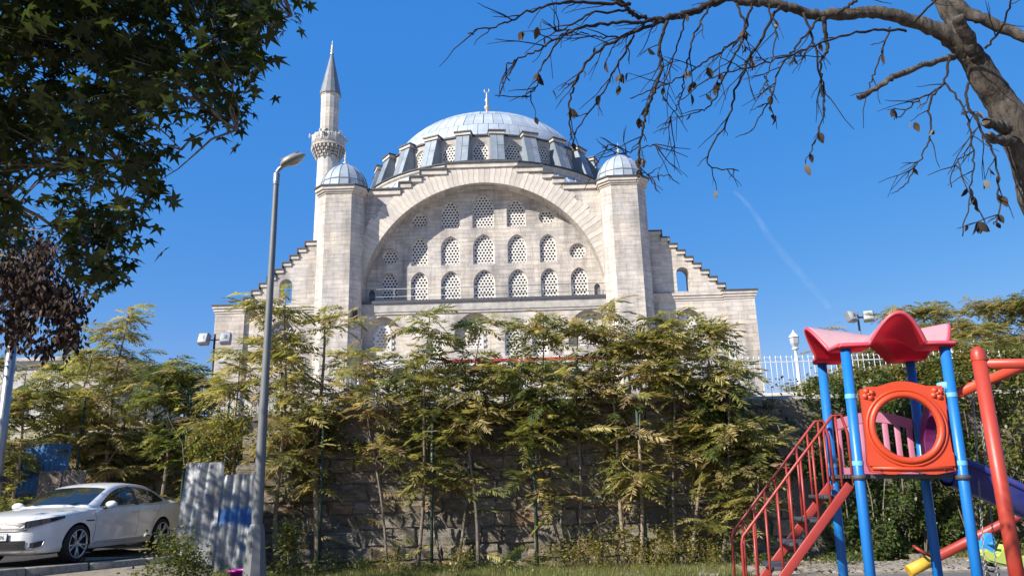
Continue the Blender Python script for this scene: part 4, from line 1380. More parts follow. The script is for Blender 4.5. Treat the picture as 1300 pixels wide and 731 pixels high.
def climber(name, x0, x1, z0, z1, yf, n, size, pal, label, w=None, hole=.0, bumps=.35, group='climbers on the walls', seed=1):
    """leafy curtain over a wall: bumps in depth, thin patches"""
    root = empty(name, ((x0 + x1) / 2, yf, max(z0, 0)), 0, label, 'climber', group)
    r = np.random.default_rng(seed)
    X = r.uniform(x0, x1, n * 2); Z = r.uniform(z0, z1, n * 2)
    a = r.uniform(0, 6, 6)
    f = (np.sin(1.7 * X + a[0]) * np.sin(2.1 * Z + a[1]) + .7 * np.sin(3.9 * X + a[2] + Z) * np.sin(4.3 * Z + a[3]) + .5 * np.sin(8 * X + a[4]) * np.sin(7 * Z + a[5])) / 1.6
    keep = f + r.normal(0, .25, n * 2) > hole
    # ragged upper and side edges
    edge = np.minimum(np.minimum(X - x0, x1 - X), z1 - Z + .15 * np.sin(5 * X))
    keep &= edge > r.uniform(-.05, .45, n * 2)
    X, Z, f = X[keep][:n], Z[keep][:n], f[keep][:n]
    k = len(X)
    Yv = -np.clip(f, -.3, 1) * bumps - r.uniform(0, .16, k)
    P = np.stack([X - (x0 + x1) / 2, Yv, Z - max(z0, 0)], -1)
    D = unit(k); D[:, 1] -= .4; D[:, 2] -= .5
    me = leaves_mesh('foliage', P, D, r.uniform(-.8, .8, k), r.uniform(.6, 1.25, k) * size, pick_cols(k, pal, w))
    o = place('foliage', me, root); o['kind'] = 'stuff'
    s = MB()
    for q in range(8):
        x = random.uniform(x0, x1) - (x0 + x1) / 2
        s.tube(curve(Vector((x, -.02, 0)), Vector((x + random.uniform(-.6, .6), -.08, (z1 - max(z0, 0)) * random.uniform(.6, .9))), 6, .08), [.018, .015, .013, .011, .009, .007, .004], 5)
    s.build('stem', MATS['bark_grey'], root)['kind'] = 'stuff'
    return root
climber('ivy', 6.1, 9.4, 0.0, 3.75, 16.2, 15000, .095, DGR, 'dense green ivy hanging over the wall behind the climbing frame', (3, 3, 3, 2), -.7, .6, seed=3)
climber('ivy', 9.0, 14.5, 0.0, 3.8, 16.2, 19000, .095, OLV, 'olive climber covering the wall behind the swing', (3, 3, 3, 2), -.7, .6, seed=4)
climber('ivy', 3.6, 6.6, 1.6, 3.75, 16.25, 4500, .085, DGR, 'ivy spilling from the wall top above the red stair', (3, 3, 3, 1), -.1, .5, seed=5)
climber('creeper', -5.4, -1.0, 2.4, 3.65, 16.25, 3000, .08, OLV, 'olive creeper over the wall top behind the lamp', (2, 3, 3, 2), -.05, .45, seed=6)
climber('creeper', -1.4, 4.2, 2.45, 3.65, 16.25, 3800, .08, OLV, 'tangled creeper over the wall top behind the middle saplings', (2, 2, 4, 2), -.05, .45, seed=7)
climber('creeper', 1.2, 4.6, 0.2, 2.5, 16.15, 2600, .07, YEL, 'thin yellowing creeper on the stones behind the thicket', (1, 2, 4, 1), .25, .3, seed=8)
climber('creeper', -16, -6.2, 1.6, 3.9, 20.4, 7500, .1, OLV, 'creeper over the hillside wall behind the parked car', (2, 2, 4, 2), -.15, .5, seed=9)
climber('creeper', -7.2, -4.9, 2.1, 3.6, 16.9, 2400, .085, YEL, 'yellow creeper over the wall corner above the metal sheets', (1, 3, 4, 1), -.2, .4, seed=10)

for k, (px, rz_, lb) in enumerate([(1062, .5, 'bush on the wall top between stair rail and white railing'), (1110, .7, 'bush on the wall top behind the left blue posts'), (1150, .8, 'bush on the wall top seen under the roof arch'), (1200, 1.0, 'tall bush on the wall top behind the right blue posts'), (1245, 1.1, 'tall bush on the wall top behind the domed red post'), (1290, 1.1, 'tall bush on the wall top behind the orange beam'), (1335, 1.1, 'tall bush on the wall top past the domed red post')]):
    p = at_y(px, 500, 17.9)
    shrub('terrace_bush', (p.x, 17.9, 3.35), (.75, .4, rz_), int(3200 * (rz_ + .3)), .10, OLV if k % 2 else YEL, lb, 'bush', 'bushes on the wall top')
# grass along the wall foot: one uncountable sward
def grass(name, x0, x1, y0, y1, n, h, label, zf=gz):
    X = RNG.uniform(x0, x1, n); Y = RNG.uniform(y0, y1, n)
    keep = (np.sin(2.3 * X + 1) * np.sin(3.1 * Y) + .6 * np.sin(5.3 * X) + RNG.normal(0, .6, n)) > -.55
    X, Y = X[keep], Y[keep]; n = len(X)
    Z = np.array([zf(a, b) for a, b in zip(X, Y)])
    H = h * RNG.uniform(.5, 1.3, n); a = RNG.uniform(0, 2 * PI, n); w = .006
    dx, dy = np.cos(a), np.sin(a); le = RNG.normal(0, .35, (n, 2))
    B = np.stack([X, Y, Z - .01], -1)
    v0 = B + np.stack([dx * w, dy * w, 0 * dx], -1); v1 = B - np.stack([dx * w, dy * w, 0 * dx], -1)
    tp = B + np.stack([le[:, 0] * H, le[:, 1] * H, H], -1)
    V = np.stack([v0, v1, tp], 1).reshape(-1, 3)
    F = np.arange(n * 3).reshape(-1, 3)
    me = mesh_np(name, V, F, 3, MATS['leaf'], pick_cols(n, [(.14, .18, .045), (.20, .22, .06), (.28, .25, .10), (.09, .12, .03)]) * RNG.uniform(.8, 1.2, (n, 1)))
    o = place(name, me); tag(o, label, 'grass', kind='stuff')
grass('grass', -5.6, 4.0, 13.4, 16.1, 42000, .13, 'sunlit grass strip along the foot of the stone wall')
grass('roadside_grass', -11, -5.2, 12.0, 13.2, 7000, .07, 'rough grass below the kerb of the parking strip')
grass('path_weeds', 4.0, 13.5, 15.75, 16.2, 7000, .16, 'weeds between the pale path and the wall')

def litter():
    n = 2600
    X = RNG.uniform(-6, 13, n); Y = RNG.uniform(13.6, 16.1, n)
    Z = np.array([gz(a, b) for a, b in zip(X, Y)]) + RNG.uniform(.012, .05, n) + np.where(X > 3.3, .02, 0)
    az = RNG.uniform(0, 2 * PI, n)
    D = np.stack([np.cos(az), np.sin(az), RNG.uniform(-.25, .35, n)], -1)
    o = place('leaf_litter', leaves_mesh('leaf_litter', np.stack([X, Y, Z], -1), D, RNG.uniform(-.7, .7, n), RNG.uniform(.04, .09, n), pick_cols(n, [(.20, .13, .06), (.28, .20, .09), (.13, .08, .045), (.33, .27, .12)]), OVATE, OV_F, 'leaf_dry'))
    tag(o, 'dry fallen leaves scattered over grass and path at the wall foot', 'fallen leaves', kind='stuff')
litter()
# ------------------------------------------------------------------ overhanging plane tree at the upper left
def inpoly(P, poly):
    x, y = P[:, 0], P[:, 1]; c = np.zeros(len(P), bool); j = len(poly) - 1
    for i in range(len(poly)):
        xi, yi = poly[i]; xj, yj = poly[j]
        c ^= ((yi > y) != (yj > y)) & (x < (xj - xi) * (y - yi) / (yj - yi + 1e-9) + xi); j = i
    return c
def plane_tree():
    base = Vector((-7.4, 6.4, 0))
    root = empty('plane_tree', base, 0, 'large shady tree with star shaped leaves overhanging from the upper left', 'tree')
    def W(x, y, d): return at_d(x, y, d) - base
    tr = MB()
    crotch = W(-330, 250, 7.4)
    tr.tube([Vector((0, 0, -.1)), Vector((.05, 0, .8)), (Vector((0, 0, 0)).lerp(crotch, .6)), crotch], [.34, .27, .24, .2], 12)
    limbs = [
        ([(-330, 250, 7.4), (-150, 110, 7.2), (-40, 66, 7.0), (30, 60, 6.9), (90, 72, 6.9), (140, 80, 6.8), (210, 92, 6.7), (270, 88, 6.6)], .085),
        ([(40, 60, 6.9), (75, 40, 7.0), (130, 22, 7.1), (180, 8, 7.2), (240, -10, 7.3)], .045),
        ([(-150, 110, 7.2), (-60, 180, 7.0), (20, 205, 6.9), (90, 212, 6.8), (150, 205, 6.7)], .05),
        ([(-330, 250, 7.4), (-250, 0, 7.6), (-150, -150, 8), (0, -220, 8.3), (150, -250, 8.6)], .1),
        ([(-60, 180, 7.0), (10, 250, 7.3), (70, 290, 7.6), (120, 310, 7.9)], .03),
        ([(200, 92, 6.7), (270, 60, 6.6), (330, 35, 6.4), (370, 20, 6.3)], .02),
        ([(210, 92, 6.7), (260, 130, 6.5), (300, 165, 6.4)], .018),
        ([(140, 80, 6.8), (180, 140, 6.9), (230, 190, 6.8)], .018),
        ([(-330, 250, 7.4), (-420, 60, 6.8), (-520, -100, 6.4)], .09),
        ([(90, -100, 8.2), (220, -120, 8.0), (320, -60, 7.6)], .03),
        ([(-330, 250, 7.4), (-360, 130, 9.0), (-300, 80, 11.0), (-220, 60, 12.6)], .07),
    ]
    for pts, r0 in limbs:
        q = [W(*p) for p in pts]; n = len(q)
        # smooth
        fine = []
        for i in range(n - 1):
            for t in (0, .33, .66): fine.append(q[i].lerp(q[i + 1], t) + Vector((random.uniform(-.02, .02), random.uniform(-.02, .02), random.uniform(-.02, .02))))
        fine.append(q[-1]); k = len(fine)
        tr.tube(fine, [r0 * (1 - .75 * i / (k - 1)) for i in range(k)], 8)
    tr.build('trunk', MATS['bark_pale'], root)
    # leaf clumps; the crown goes on above and to the left of the frame
    vis = [(-60, -60), (362, -60), (350, 20), (325, 58), (305, 96), (298, 136), (284, 172), (256, 188), (222, 200), (190, 245), (168, 285), (140, 300), (60, 285), (-60, 300)]
    low = [(85, 270), (168, 280), (160, 330), (135, 362), (105, 360), (90, 320)]
    off = [(-700, -190), (380, -190), (350, -60), (-60, -60), (-60, 300), (-300, 330), (-700, 250)]
    cl = []
    def fill(poly, n, d0, d1, r):
        xs = [p[0] for p in poly]; ys = [p[1] for p in poly]
        while n > 0:
            p = np.array([[random.uniform(min(xs), max(xs)), random.uniform(min(ys), max(ys))]])
            if inpoly(p, poly)[0]:
                cl.append((W(p[0, 0], p[0, 1], random.uniform(d0, d1)), r * random.uniform(.7, 1.2))); n -= 1
    fill(vis, 175, 5.4, 8.6, .24); fill(low, 16, 7.2, 9, .16); fill(off, 110, 5.4, 7.4, .45)
    # the crown's sunward side, above and left of the frame, keeps these leaves in shade
    for c, r in list(cl[:181]):
        for t in ((random.uniform(.7, 1.6), random.uniform(1.6, 3.0))):
            cl.append((c + sdir * t + Vector((random.uniform(-.3, .3), random.uniform(-.3, .3), random.uniform(-.3, .3))), .32))
    for k in range(90):
        cl.append((Vector((random.gauss(-10.6, 1.1), random.gauss(11.6, 1.0), random.gauss(5.9, .6))) - base, .5))
    # twigs that carry the clumps
    tw = MB()
    allp = [W(*p) for pts, r0 in limbs for p in pts]
    for c, r in cl[:206]:
        s = min(allp, key=lambda a: (a - c).length)
        if (s - c).length < 1.6: tw.tube(curve(s, c, 4, .05, (0, 0, .05)), [.012, .009, .007, .005, .003], 5)
    tw.build('twigs', MATS['bark_grey'], root)['kind'] = 'stuff'
    P = []
    for i, (c, r) in enumerate(cl):
        for k in range(20 if i < 206 else 16):
            P.append(np.array(c) + RNG.normal(0, r * .6, 3) * (1, 1, .8))
    P = np.array(P); n = len(P)
    az = RNG.uniform(0, 2 * PI, n)
    D = np.stack([np.cos(az), np.sin(az), RNG.uniform(-1.2, .1, n)], -1)
    sc = RNG.uniform(.085, .135, n); rl = RNG.normal(0, .6, n)
    cols = pick_cols(n, [(.022, .034, .010), (.032, .046, .012), (.048, .064, .016), (.12, .13, .03)], (4, 4, 2.5, .5))
    # nearest leaves in the frame are single parts
    Q = P + np.array(base) - EYE
    dep = Q @ _fw; px = 650 + F_PX * (Q @ _rt) / dep; py = 365.5 - F_PX * (Q @ _up) / dep
    inn = (px > 0) & (px < 420) & (py > 0) & (py < 400)
    order = np.argsort(np.where(inn, dep, 99))[:290]
    sel = np.zeros(n, bool); sel[order] = True
    lv = []
    for c in [(.022, .034, .010), (.032, .046, .012), (.048, .064, .016), (.12, .13, .03)]:
        V = STAR_V.copy()
        lv.append(mesh_np('leaf', V, STAR_F, 4, MATS['leaf'], np.tile(np.array(c), (5, 1))))
    X, Y_, Z_ = rot_from_axes(D, None, rl)
    for i in order:
        o = bpy.data.objects.new('leaf', lv[random.choices(range(4), (4, 4, 2.5, .4))[0]]); col.objects.link(o); o.parent = root
        s = sc[i]
        o.matrix_local = Matrix(((X[i, 0] * s, Y_[i, 0] * s, Z_[i, 0] * s, P[i, 0]), (X[i, 1] * s, Y_[i, 1] * s, Z_[i, 1] * s, P[i, 1]), (X[i, 2] * s, Y_[i, 2] * s, Z_[i, 2] * s, P[i, 2]), (0, 0, 0, 1)))
    r = ~sel
    o = place('leaves', leaves_mesh('leaves', P[r], D[r], rl[r], sc[r], cols[r], STAR_V, STAR_F), root); o['kind'] = 'stuff'
plane_tree()

# brown leaved tree at the left edge, hanging dry foliage
def brown_tree():
    base = Vector((-9.6, 10.2, gz(-9.6, 10.2)))
    root = empty('brown_tree', base, 0, 'tree with hanging dry brown leaves around the slim pole top', 'tree')
    def W(x, y, d): return at_d(x, y, d) - base
    tr = MB()
    t0 = W(-90, 330, 10.6)
    tr.tube(curve(Vector((0, 0, -.1)), t0, 6, .06), [.13, .12, .11, .1, .09, .08, .07], 9)
    ends = []
    for x, y, d in [(20, 285, 10.2), (55, 275, 10.4), (75, 300, 10.0), (100, 345, 10.3), (60, 340, 10.6), (0, 300, 10.8), (30, 340, 10), (95, 380, 10.4), (-60, 250, 10.8), (-150, 280, 11), (110, 365, 10.1)]:
        e = W(x, y, d); c = curve(t0, e, 6, .06, (0, 0, .25)); ends += c[2:]
        tr.tube(c, [.035, .03, .024, .02, .015, .01, .006], 6)
        for k in range(5):
            s = random.choice(c[3:]); q = s + Vector((random.uniform(-.3, .3), random.uniform(-.3, .3), random.uniform(-.15, .35)))
            tr.tube([s, q], [.007, .003], 4)
    tr.build('trunk', MATS['bark_grey'], root)
    P = []; 
    for x0, y0, d0, n, sx, sy in [(40, 360, 10.3, 900, 36, 32), (25, 410, 10.2, 420, 22, 26), (80, 385, 10.3, 700, 24, 24), (84, 425, 10.2, 260, 15, 16), (10, 350, 10.4, 500, 30, 40), (-60, 370, 10.6, 600, 50, 50), (55, 315, 10.4, 260, 30, 18), (58, 440, 10.1, 90, 8, 12)]:
        for k in range(n):
            P.append(tuple(W(random.gauss(x0, sx * .62), random.gauss(y0, sy * .62), d0 + random.gauss(0, .35))))
    P = np.array(P); n = len(P)
    D = np.stack([RNG.normal(0, .5, n), RNG.normal(0, .5, n), np.full(n, -1.0)], -1)
    cols = pick_cols(n, [(.03, .018, .015), (.05, .029, .023), (.075, .046, .035), (.02, .013, .012), (.13, .09, .065)], (4, 4, 2, 3, 1))
    T = OVATE.copy(); T[:, 1] *= .8
    o = place('crown', leaves_mesh('crown', P, D, RNG.uniform(-2, 2, n), RNG.uniform(.07, .13, n), cols, T, OV_F, 'leaf_dry'), root); o['kind'] = 'stuff'
brown_tree()
# ------------------------------------------------------------------ white saloon car
def interp(x, tab):
    tab = sorted(tab)
    xs = [t[0] for t in tab]; ys = [t[1] for t in tab]
    # smooth (cosine) interpolation
    if x <= xs[0]: return ys[0]
    if x >= xs[-1]: return ys[-1]
    for i in range(len(xs) - 1):
        if xs[i] <= x <= xs[i + 1]:
            t = (x - xs[i]) / (xs[i + 1] - xs[i])
            m0 = (ys[i + 1] - ys[i - 1]) / (xs[i + 1] - xs[i - 1]) if i > 0 else (ys[1] - ys[0]) / (xs[1] - xs[0])
            m1 = (ys[i + 2] - ys[i]) / (xs[i + 2] - xs[i]) if i + 2 < len(xs) else (ys[-1] - ys[-2]) / (xs[-1] - xs[-2])
            h = xs[i + 1] - xs[i]
            return (2 * t**3 - 3 * t**2 + 1) * ys[i] + (t**3 - 2 * t**2 + t) * h * m0 + (-2 * t**3 + 3 * t**2) * ys[i + 1] + (t**3 - t**2) * h * m1
mcar, nt, b = new_mat('car_white', .28, (.70, .71, .71), 0, .5)
b.inputs['Coat Weight'].default_value = .8; b.inputs['Coat Roughness'].default_value = .05
v_ = coords(nt); nt.links.new(ramp(nt, noise(nt, 3, 5, .6, v_), [(.3, (.62, .63, .63)), (.7, (.74, .745, .74))]), b.inputs['Base Color'])
mgl, nt, b = new_mat('car_glass', .04, (.012, .015, .017), 0, .5); b.inputs['Coat Weight'].default_value = .3; b.inputs['Coat Roughness'].default_value = .02
mchr = simple('chrome', (.62, .63, .64), .16, 1.0, .05)
mblk = simple('trim_black', (.012, .012, .013), .4, 0, .2)
mtyr = simple('tyre', (.016, .016, .016), .85, 0, .3, 20)
malu = simple('alloy', (.58, .59, .60), .35, .6, .1)
mplate = simple('plate_white', (.72, .72, .70), .4, 0, .05)
mlamp, nt, b = new_mat('headlamp', .12, (.018, .02, .026), 0, .5); b.inputs['Coat Weight'].default_value = .3
mred = simple('tail_red', (.25, .01, .012), .2)

ZC = [(2.38, .70), (2.33, .775), (2.2, .845), (2.0, .89), (1.7, .935), (1.35, .972), (.95, 1.005), (.4, 1.0), (-1.4, 1.03), (-1.75, 1.075), (-2.1, 1.085), (-2.33, 1.06), (-2.4, .98), (-2.43, .85)]
ZS = [(2.38, .66), (2.33, .735), (2.2, .80), (2.0, .845), (1.7, .88), (1.35, .91), (.95, .94), (.4, .955), (-1.4, .99), (-1.75, 1.0), (-2.1, .995), (-2.33, .96), (-2.4, .89), (-2.43, .8)]
WW = [(2.38, .50), (2.33, .63), (2.2, .765), (2.0, .85), (1.7, .895), (1.35, .912), (.5, .916), (-1.3, .915), (-1.8, .90), (-2.1, .87), (-2.33, .79), (-2.4, .72), (-2.43, .6)]
ZBt = [(2.38, .34), (2.33, .26), (2.2, .205), (1.9, .185), (-1.9, .2), (-2.3, .28), (-2.43, .42)]
def section(x):
    zc, zs, w, zb = interp(x, ZC), interp(x, ZS), interp(x, WW), interp(x, ZBt)
    h = zs - zb
    return [(0, zb), (.72 * w, zb), (.93 * w, zb + .04), (.985 * w, zb + .13 * h / .7), (.975 * w, zb + .28 * h), (.995 * w, zb + .50 * h), (1.0 * w, zb + .70 * h), (.988 * w, zb + .86 * h), (.958 * w, zs - .02), (.92 * w, zs + .005), (.80 * w, zs + (zc - zs) * .55), (.5 * w, zs + (zc - zs) * .9), (0, zc)]
def car_body():
    xs = [2.38, 2.365, 2.33, 2.27, 2.2, 2.1, 2.0, 1.85, 1.7, 1.5, 1.3, 1.1, .9, .6, .3, 0, -.4, -.8, -1.1, -1.4, -1.6, -1.75, -1.9, -2.05, -2.2, -2.3, -2.36, -2.4, -2.43]
    rings = []
    for x in xs:
        s = section(x)
        rings.append([(x, y, z) for y, z in s] + [(x, -y, z) for y, z in reversed(s[1:-1])])
    n = len(rings[0]); V = [p for r in rings for p in r]; F = []
    for i in range(len(xs) - 1):
        for k in range(n):
            k2 = (k + 1) % n
            F.append((i * n + k, (i + 1) * n + k, (i + 1) * n + k2, i * n + k2))
    F.append(tuple(range(n))); F.append(tuple(reversed(range((len(xs) - 1) * n, len(xs) * n))))
    return V, F
FWX, RWX, WR = 1.42, -1.375, .335
CAR = empty('parked_car', (0, 0, 0), 0, 'white four door saloon car parked in front of the hillside wall', 'car')
def boolean_body():
    V, F = car_body()
    me = bpy.data.meshes.new('body'); me.from_pydata(V, [], F); me.materials.append(mcar); me.materials.append(mblk)
    bm = bmesh.new(); bm.from_mesh(me); bmesh.ops.recalc_face_normals(bm, faces=bm.faces[:]); bm.to_mesh(me); bm.free()
    o = bpy.data.objects.new('body', me); col.objects.link(o)
    cuts = []
    for x in (FWX, RWX):
        for s in (-1, 1):
            c = MB().lathe([(0.001, -.16), (.375, -.16), (.375, .3), (0.001, .3)], 36, (x, s * .80, WR + .005), M=Matrix.Rotation(-s * PI / 2, 3, 'X'), smooth=False)
            cm = c.mesh('cut', mblk); bm = bmesh.new(); bm.from_mesh(cm); bmesh.ops.remove_doubles(bm, verts=bm.verts[:], dist=.003); bmesh.ops.recalc_face_normals(bm, faces=bm.faces[:]); bm.to_mesh(cm); bm.free()
            co = bpy.data.objects.new('cut', cm); col.objects.link(co); cuts.append(co)
            md = o.modifiers.new('b', 'BOOLEAN'); md.operation = 'DIFFERENCE'; md.solver = 'EXACT'; md.object = co
            try: md.material_mode = 'TRANSFER'
            except Exception: pass
    dg = bpy.context.evaluated_depsgraph_get()
    nm = bpy.data.meshes.new_from_object(o.evaluated_get(dg))
    for c in cuts + [o]: bpy.data.objects.remove(c)
    nm.name = 'body'
    nm.polygons.foreach_set('use_smooth', [True] * len(nm.polygons))
    try: nm.set_sharp_from_angle(angle=R(38))
    except Exception: pass
    return place('body', nm, CAR)
BODY = boolean_body()
# greenhouse
ZR = [(1.02, .985), (.8, 1.10), (.5, 1.25), (.2, 1.375), (-.05, 1.43), (-.4, 1.455), (-.8, 1.44), (-1.15, 1.395), (-1.45, 1.29), (-1.68, 1.18), (-1.86, 1.08)]
WRf = [(1.02, .74), (.5, .655), (.1, .60), (-.5, .58), (-1.1, .58), (-1.5, .62), (-1.86, .70)]
WBt = [(1.02, .80), (.5, .845), (-.4, .86), (-1.3, .845), (-1.98, .79)]
def ghouse(x):
    zr, wr, wb = interp(x, ZR), interp(x, WRf), interp(x, WBt)
    zb = min(interp(x, ZS) - .02, zr - .01)
    k = min(1, max(0, (zr - zb) / .25))
    return [(wb, zb), (wb + (wr - wb) * .5 + .02 * k, zb + (zr - zb) * .46), (wr + .025 * k, zr - .075 * k), (wr - .03, zr - .028 * k), (wr * .6, zr - .003), (0, zr + .012 * k)]
xs = [1.02, .9, .75, .6, .45, .3, .15, 0, -.2, -.4, -.6, -.8, -1.0, -1.2, -1.4, -1.55, -1.7, -1.86]
V = []; F = []
for x in xs:
    s = ghouse(x); V += [(x, y, z) for y, z in s] + [(x, -y, z) for y, z in reversed(s[:-1])]
n = 11
for i in range(len(xs) - 1):
    for k in range(n - 1): F.append((i * n + k, (i + 1) * n + k, (i + 1) * n + k + 1, i * n + k + 1))
g = MB().add(V, F, 0, True).build('roof', mcar, CAR)
def surf_y(x, z):
    s = ghouse(x)
    for (y0, z0), (y1, z1) in zip(s[:3], s[1:3]):
        if z0 <= z <= z1 or (z < z0 and y0 == s[0][0]): return y0 + (y1 - y0) * (z - z0) / (z1 - z0 + 1e-6)
    return s[2][0]
def side_glass(x0, x1, s, name, par):
    V = []; F = []
    cx = 14; rz = 5
    for i in range(cx + 1):
        x = x0 + (x1 - x0) * i / cx
        zb = interp(x, [(.9, .985), (.5, .985), (-1.0, 1.015), (-1.62, 1.06)])
        zt = interp(x, [(.74, 1.005), (.5, 1.13), (.25, 1.25), (0, 1.325), (-.35, 1.362), (-.8, 1.345), (-1.12, 1.295), (-1.34, 1.21), (-1.52, 1.075)])
        zt = max(zt, zb + .004)
        for j in range(rz + 1):
            z = zb + (zt - zb) * j / rz
            V.append((x, s * (surf_y(x, z) + .008), z))
    for i in range(cx):
        for j in range(rz):
            q = i * (rz + 1) + j; f = (q, q + 1, q + rz + 2, q + rz + 1)
            F.append(f if s > 0 else f[::-1])
    o = MB().add(V, F, 0, True).build(name, mgl, par)
    edge = [V[i * (rz + 1) + rz] for i in range(cx + 1)]
    low = [V[i * (rz + 1)] for i in range(cx + 1)]
    MB().tube([(p[0], p[1] + s * .004, p[2]) for p in edge], .007, 4).tube([(p[0], p[1] + s * .006, p[2]) for p in low], .009, 4).build('window_trim', mchr, o)
for s in (-1, 1):
    side_glass(.72, -.40, s, 'front_side_window', CAR)
    side_glass(-.50, -1.50, s, 'rear_side_window', CAR)
    V = []
    for z in np.linspace(.99, 1.355, 6): V += [(-.395, s * (surf_y(-.4, z) + .006), z), (-.505, s * (surf_y(-.5, z) + .006), z)]
    MB().add(V, [(2 * i, 2 * i + 1, 2 * i + 3, 2 * i + 2) for i in range(5)], 0, True).build('pillar_trim', mblk, CAR)
def screen(x0, x1, name, k0, k1):
    V = []; F = []
    nx, ny = 10, 12
    for i in range(nx + 1):
        x = x0 + (x1 - x0) * i / nx
        s = ghouse(x)
        ym = s[3][0] - .015
        for j in range(ny + 1):
            y = -ym + 2 * ym * j / ny
            a = abs(y)
            pts = s[3:]
            z = None
            for (y0, z0), (y1, z1) in zip(pts, pts[1:]):
                if y1 <= a <= y0: z = z0 + (z1 - z0) * (y0 - a) / (y0 - y1 + 1e-9)
            if z is None: z = pts[0][1]
            V.append((x + .004 * k0, y, z + .008))
    for i in range(nx):
        for j in range(ny):
            q = i * (ny + 1) + j
            f = (q, q + 1, q + ny + 2, q + ny + 1)
            F.append(f if x1 > x0 else f[::-1])
    return MB().add(V, F, 0, True).build(name, mgl, CAR)
ws = screen(.93, .27, 'windscreen', 1, 1); screen(-1.22, -1.76, 'rear_window', -1, 1)
MB().tube([(.96, .55, 1.005), (.9, .1, 1.055), (.93, -.15, 1.04)], .008, 5).tube([(.985, -.1, .995), (.93, -.5, 1.035), (.94, -.62, 1.02)], .008, 5).build('wiper', mblk, ws)
MB().add([(.66, -.02, 1.185), (.66, .03, 1.185), (.47, .15, 1.27), (.47, .10, 1.27)], [(0, 1, 2, 3)]).build('sticker', mplate, ws)
def wheel(x, s):
    w = empty('wheel', (x, s * .825, WR), 0, parent=CAR)
    M = Matrix.Rotation(-s * PI / 2, 3, 'X')
    MB().lathe([(.215, -.1), (.30, -.105), (.33, -.085), (WR, -.05), (WR, .05), (.33, .085), (.30, .105), (.252, .1), (.248, .06)], 40, M=M).build('tyre', mtyr, w)
    MB().lathe([(.255, .095), (.248, .07), (.235, .02), (.2, -.05), (.02, -.06)], 36, M=M).build('rim_barrel', mblk, w)
    rm = MB()
    rm.lathe([(.254, .095), (.257, .105), (.240, .102), (.236, .08)], 36, M=M)
    rm.lathe([(0.001, .085), (.05, .085), (.062, .075), (.062, .03)], 20, M=M)
    for k in range(5):
        for dd in (-.19, .19):
            a = 2 * PI * k / 5 + .3
            p0 = Vector((.05 * math.cos(a), .05 * math.sin(a), .07)); a2 = a + dd
            p1 = Vector((.243 * math.cos(a2), .243 * math.sin(a2), .09))
            rm.tube([M @ p0, M @ p0.lerp(p1, .5), M @ p1], [.022, .017, .022], 5)
    rm.build('rim', malu, w)
for x in (FWX, RWX):
    for s in (-1, 1): wheel(x, s)
def bw(x, t):
    """point on the left body side at relative height t of the section"""
    s = section(x); k = t * (len(s) - 1); i = min(int(k), len(s) - 2); f = k - i
    return Vector((x, s[i][0] + (s[i + 1][0] - s[i][0]) * f, s[i][1] + (s[i + 1][1] - s[i][1]) * f))
def side_z(x, z):
    s = section(x)
    for (y0, z0), (y1, z1) in zip(s[2:10], s[3:10]):
        if z0 <= z <= z1: return y0 + (y1 - y0) * (z - z0) / (z1 - z0 + 1e-9)
    return s[5][0]
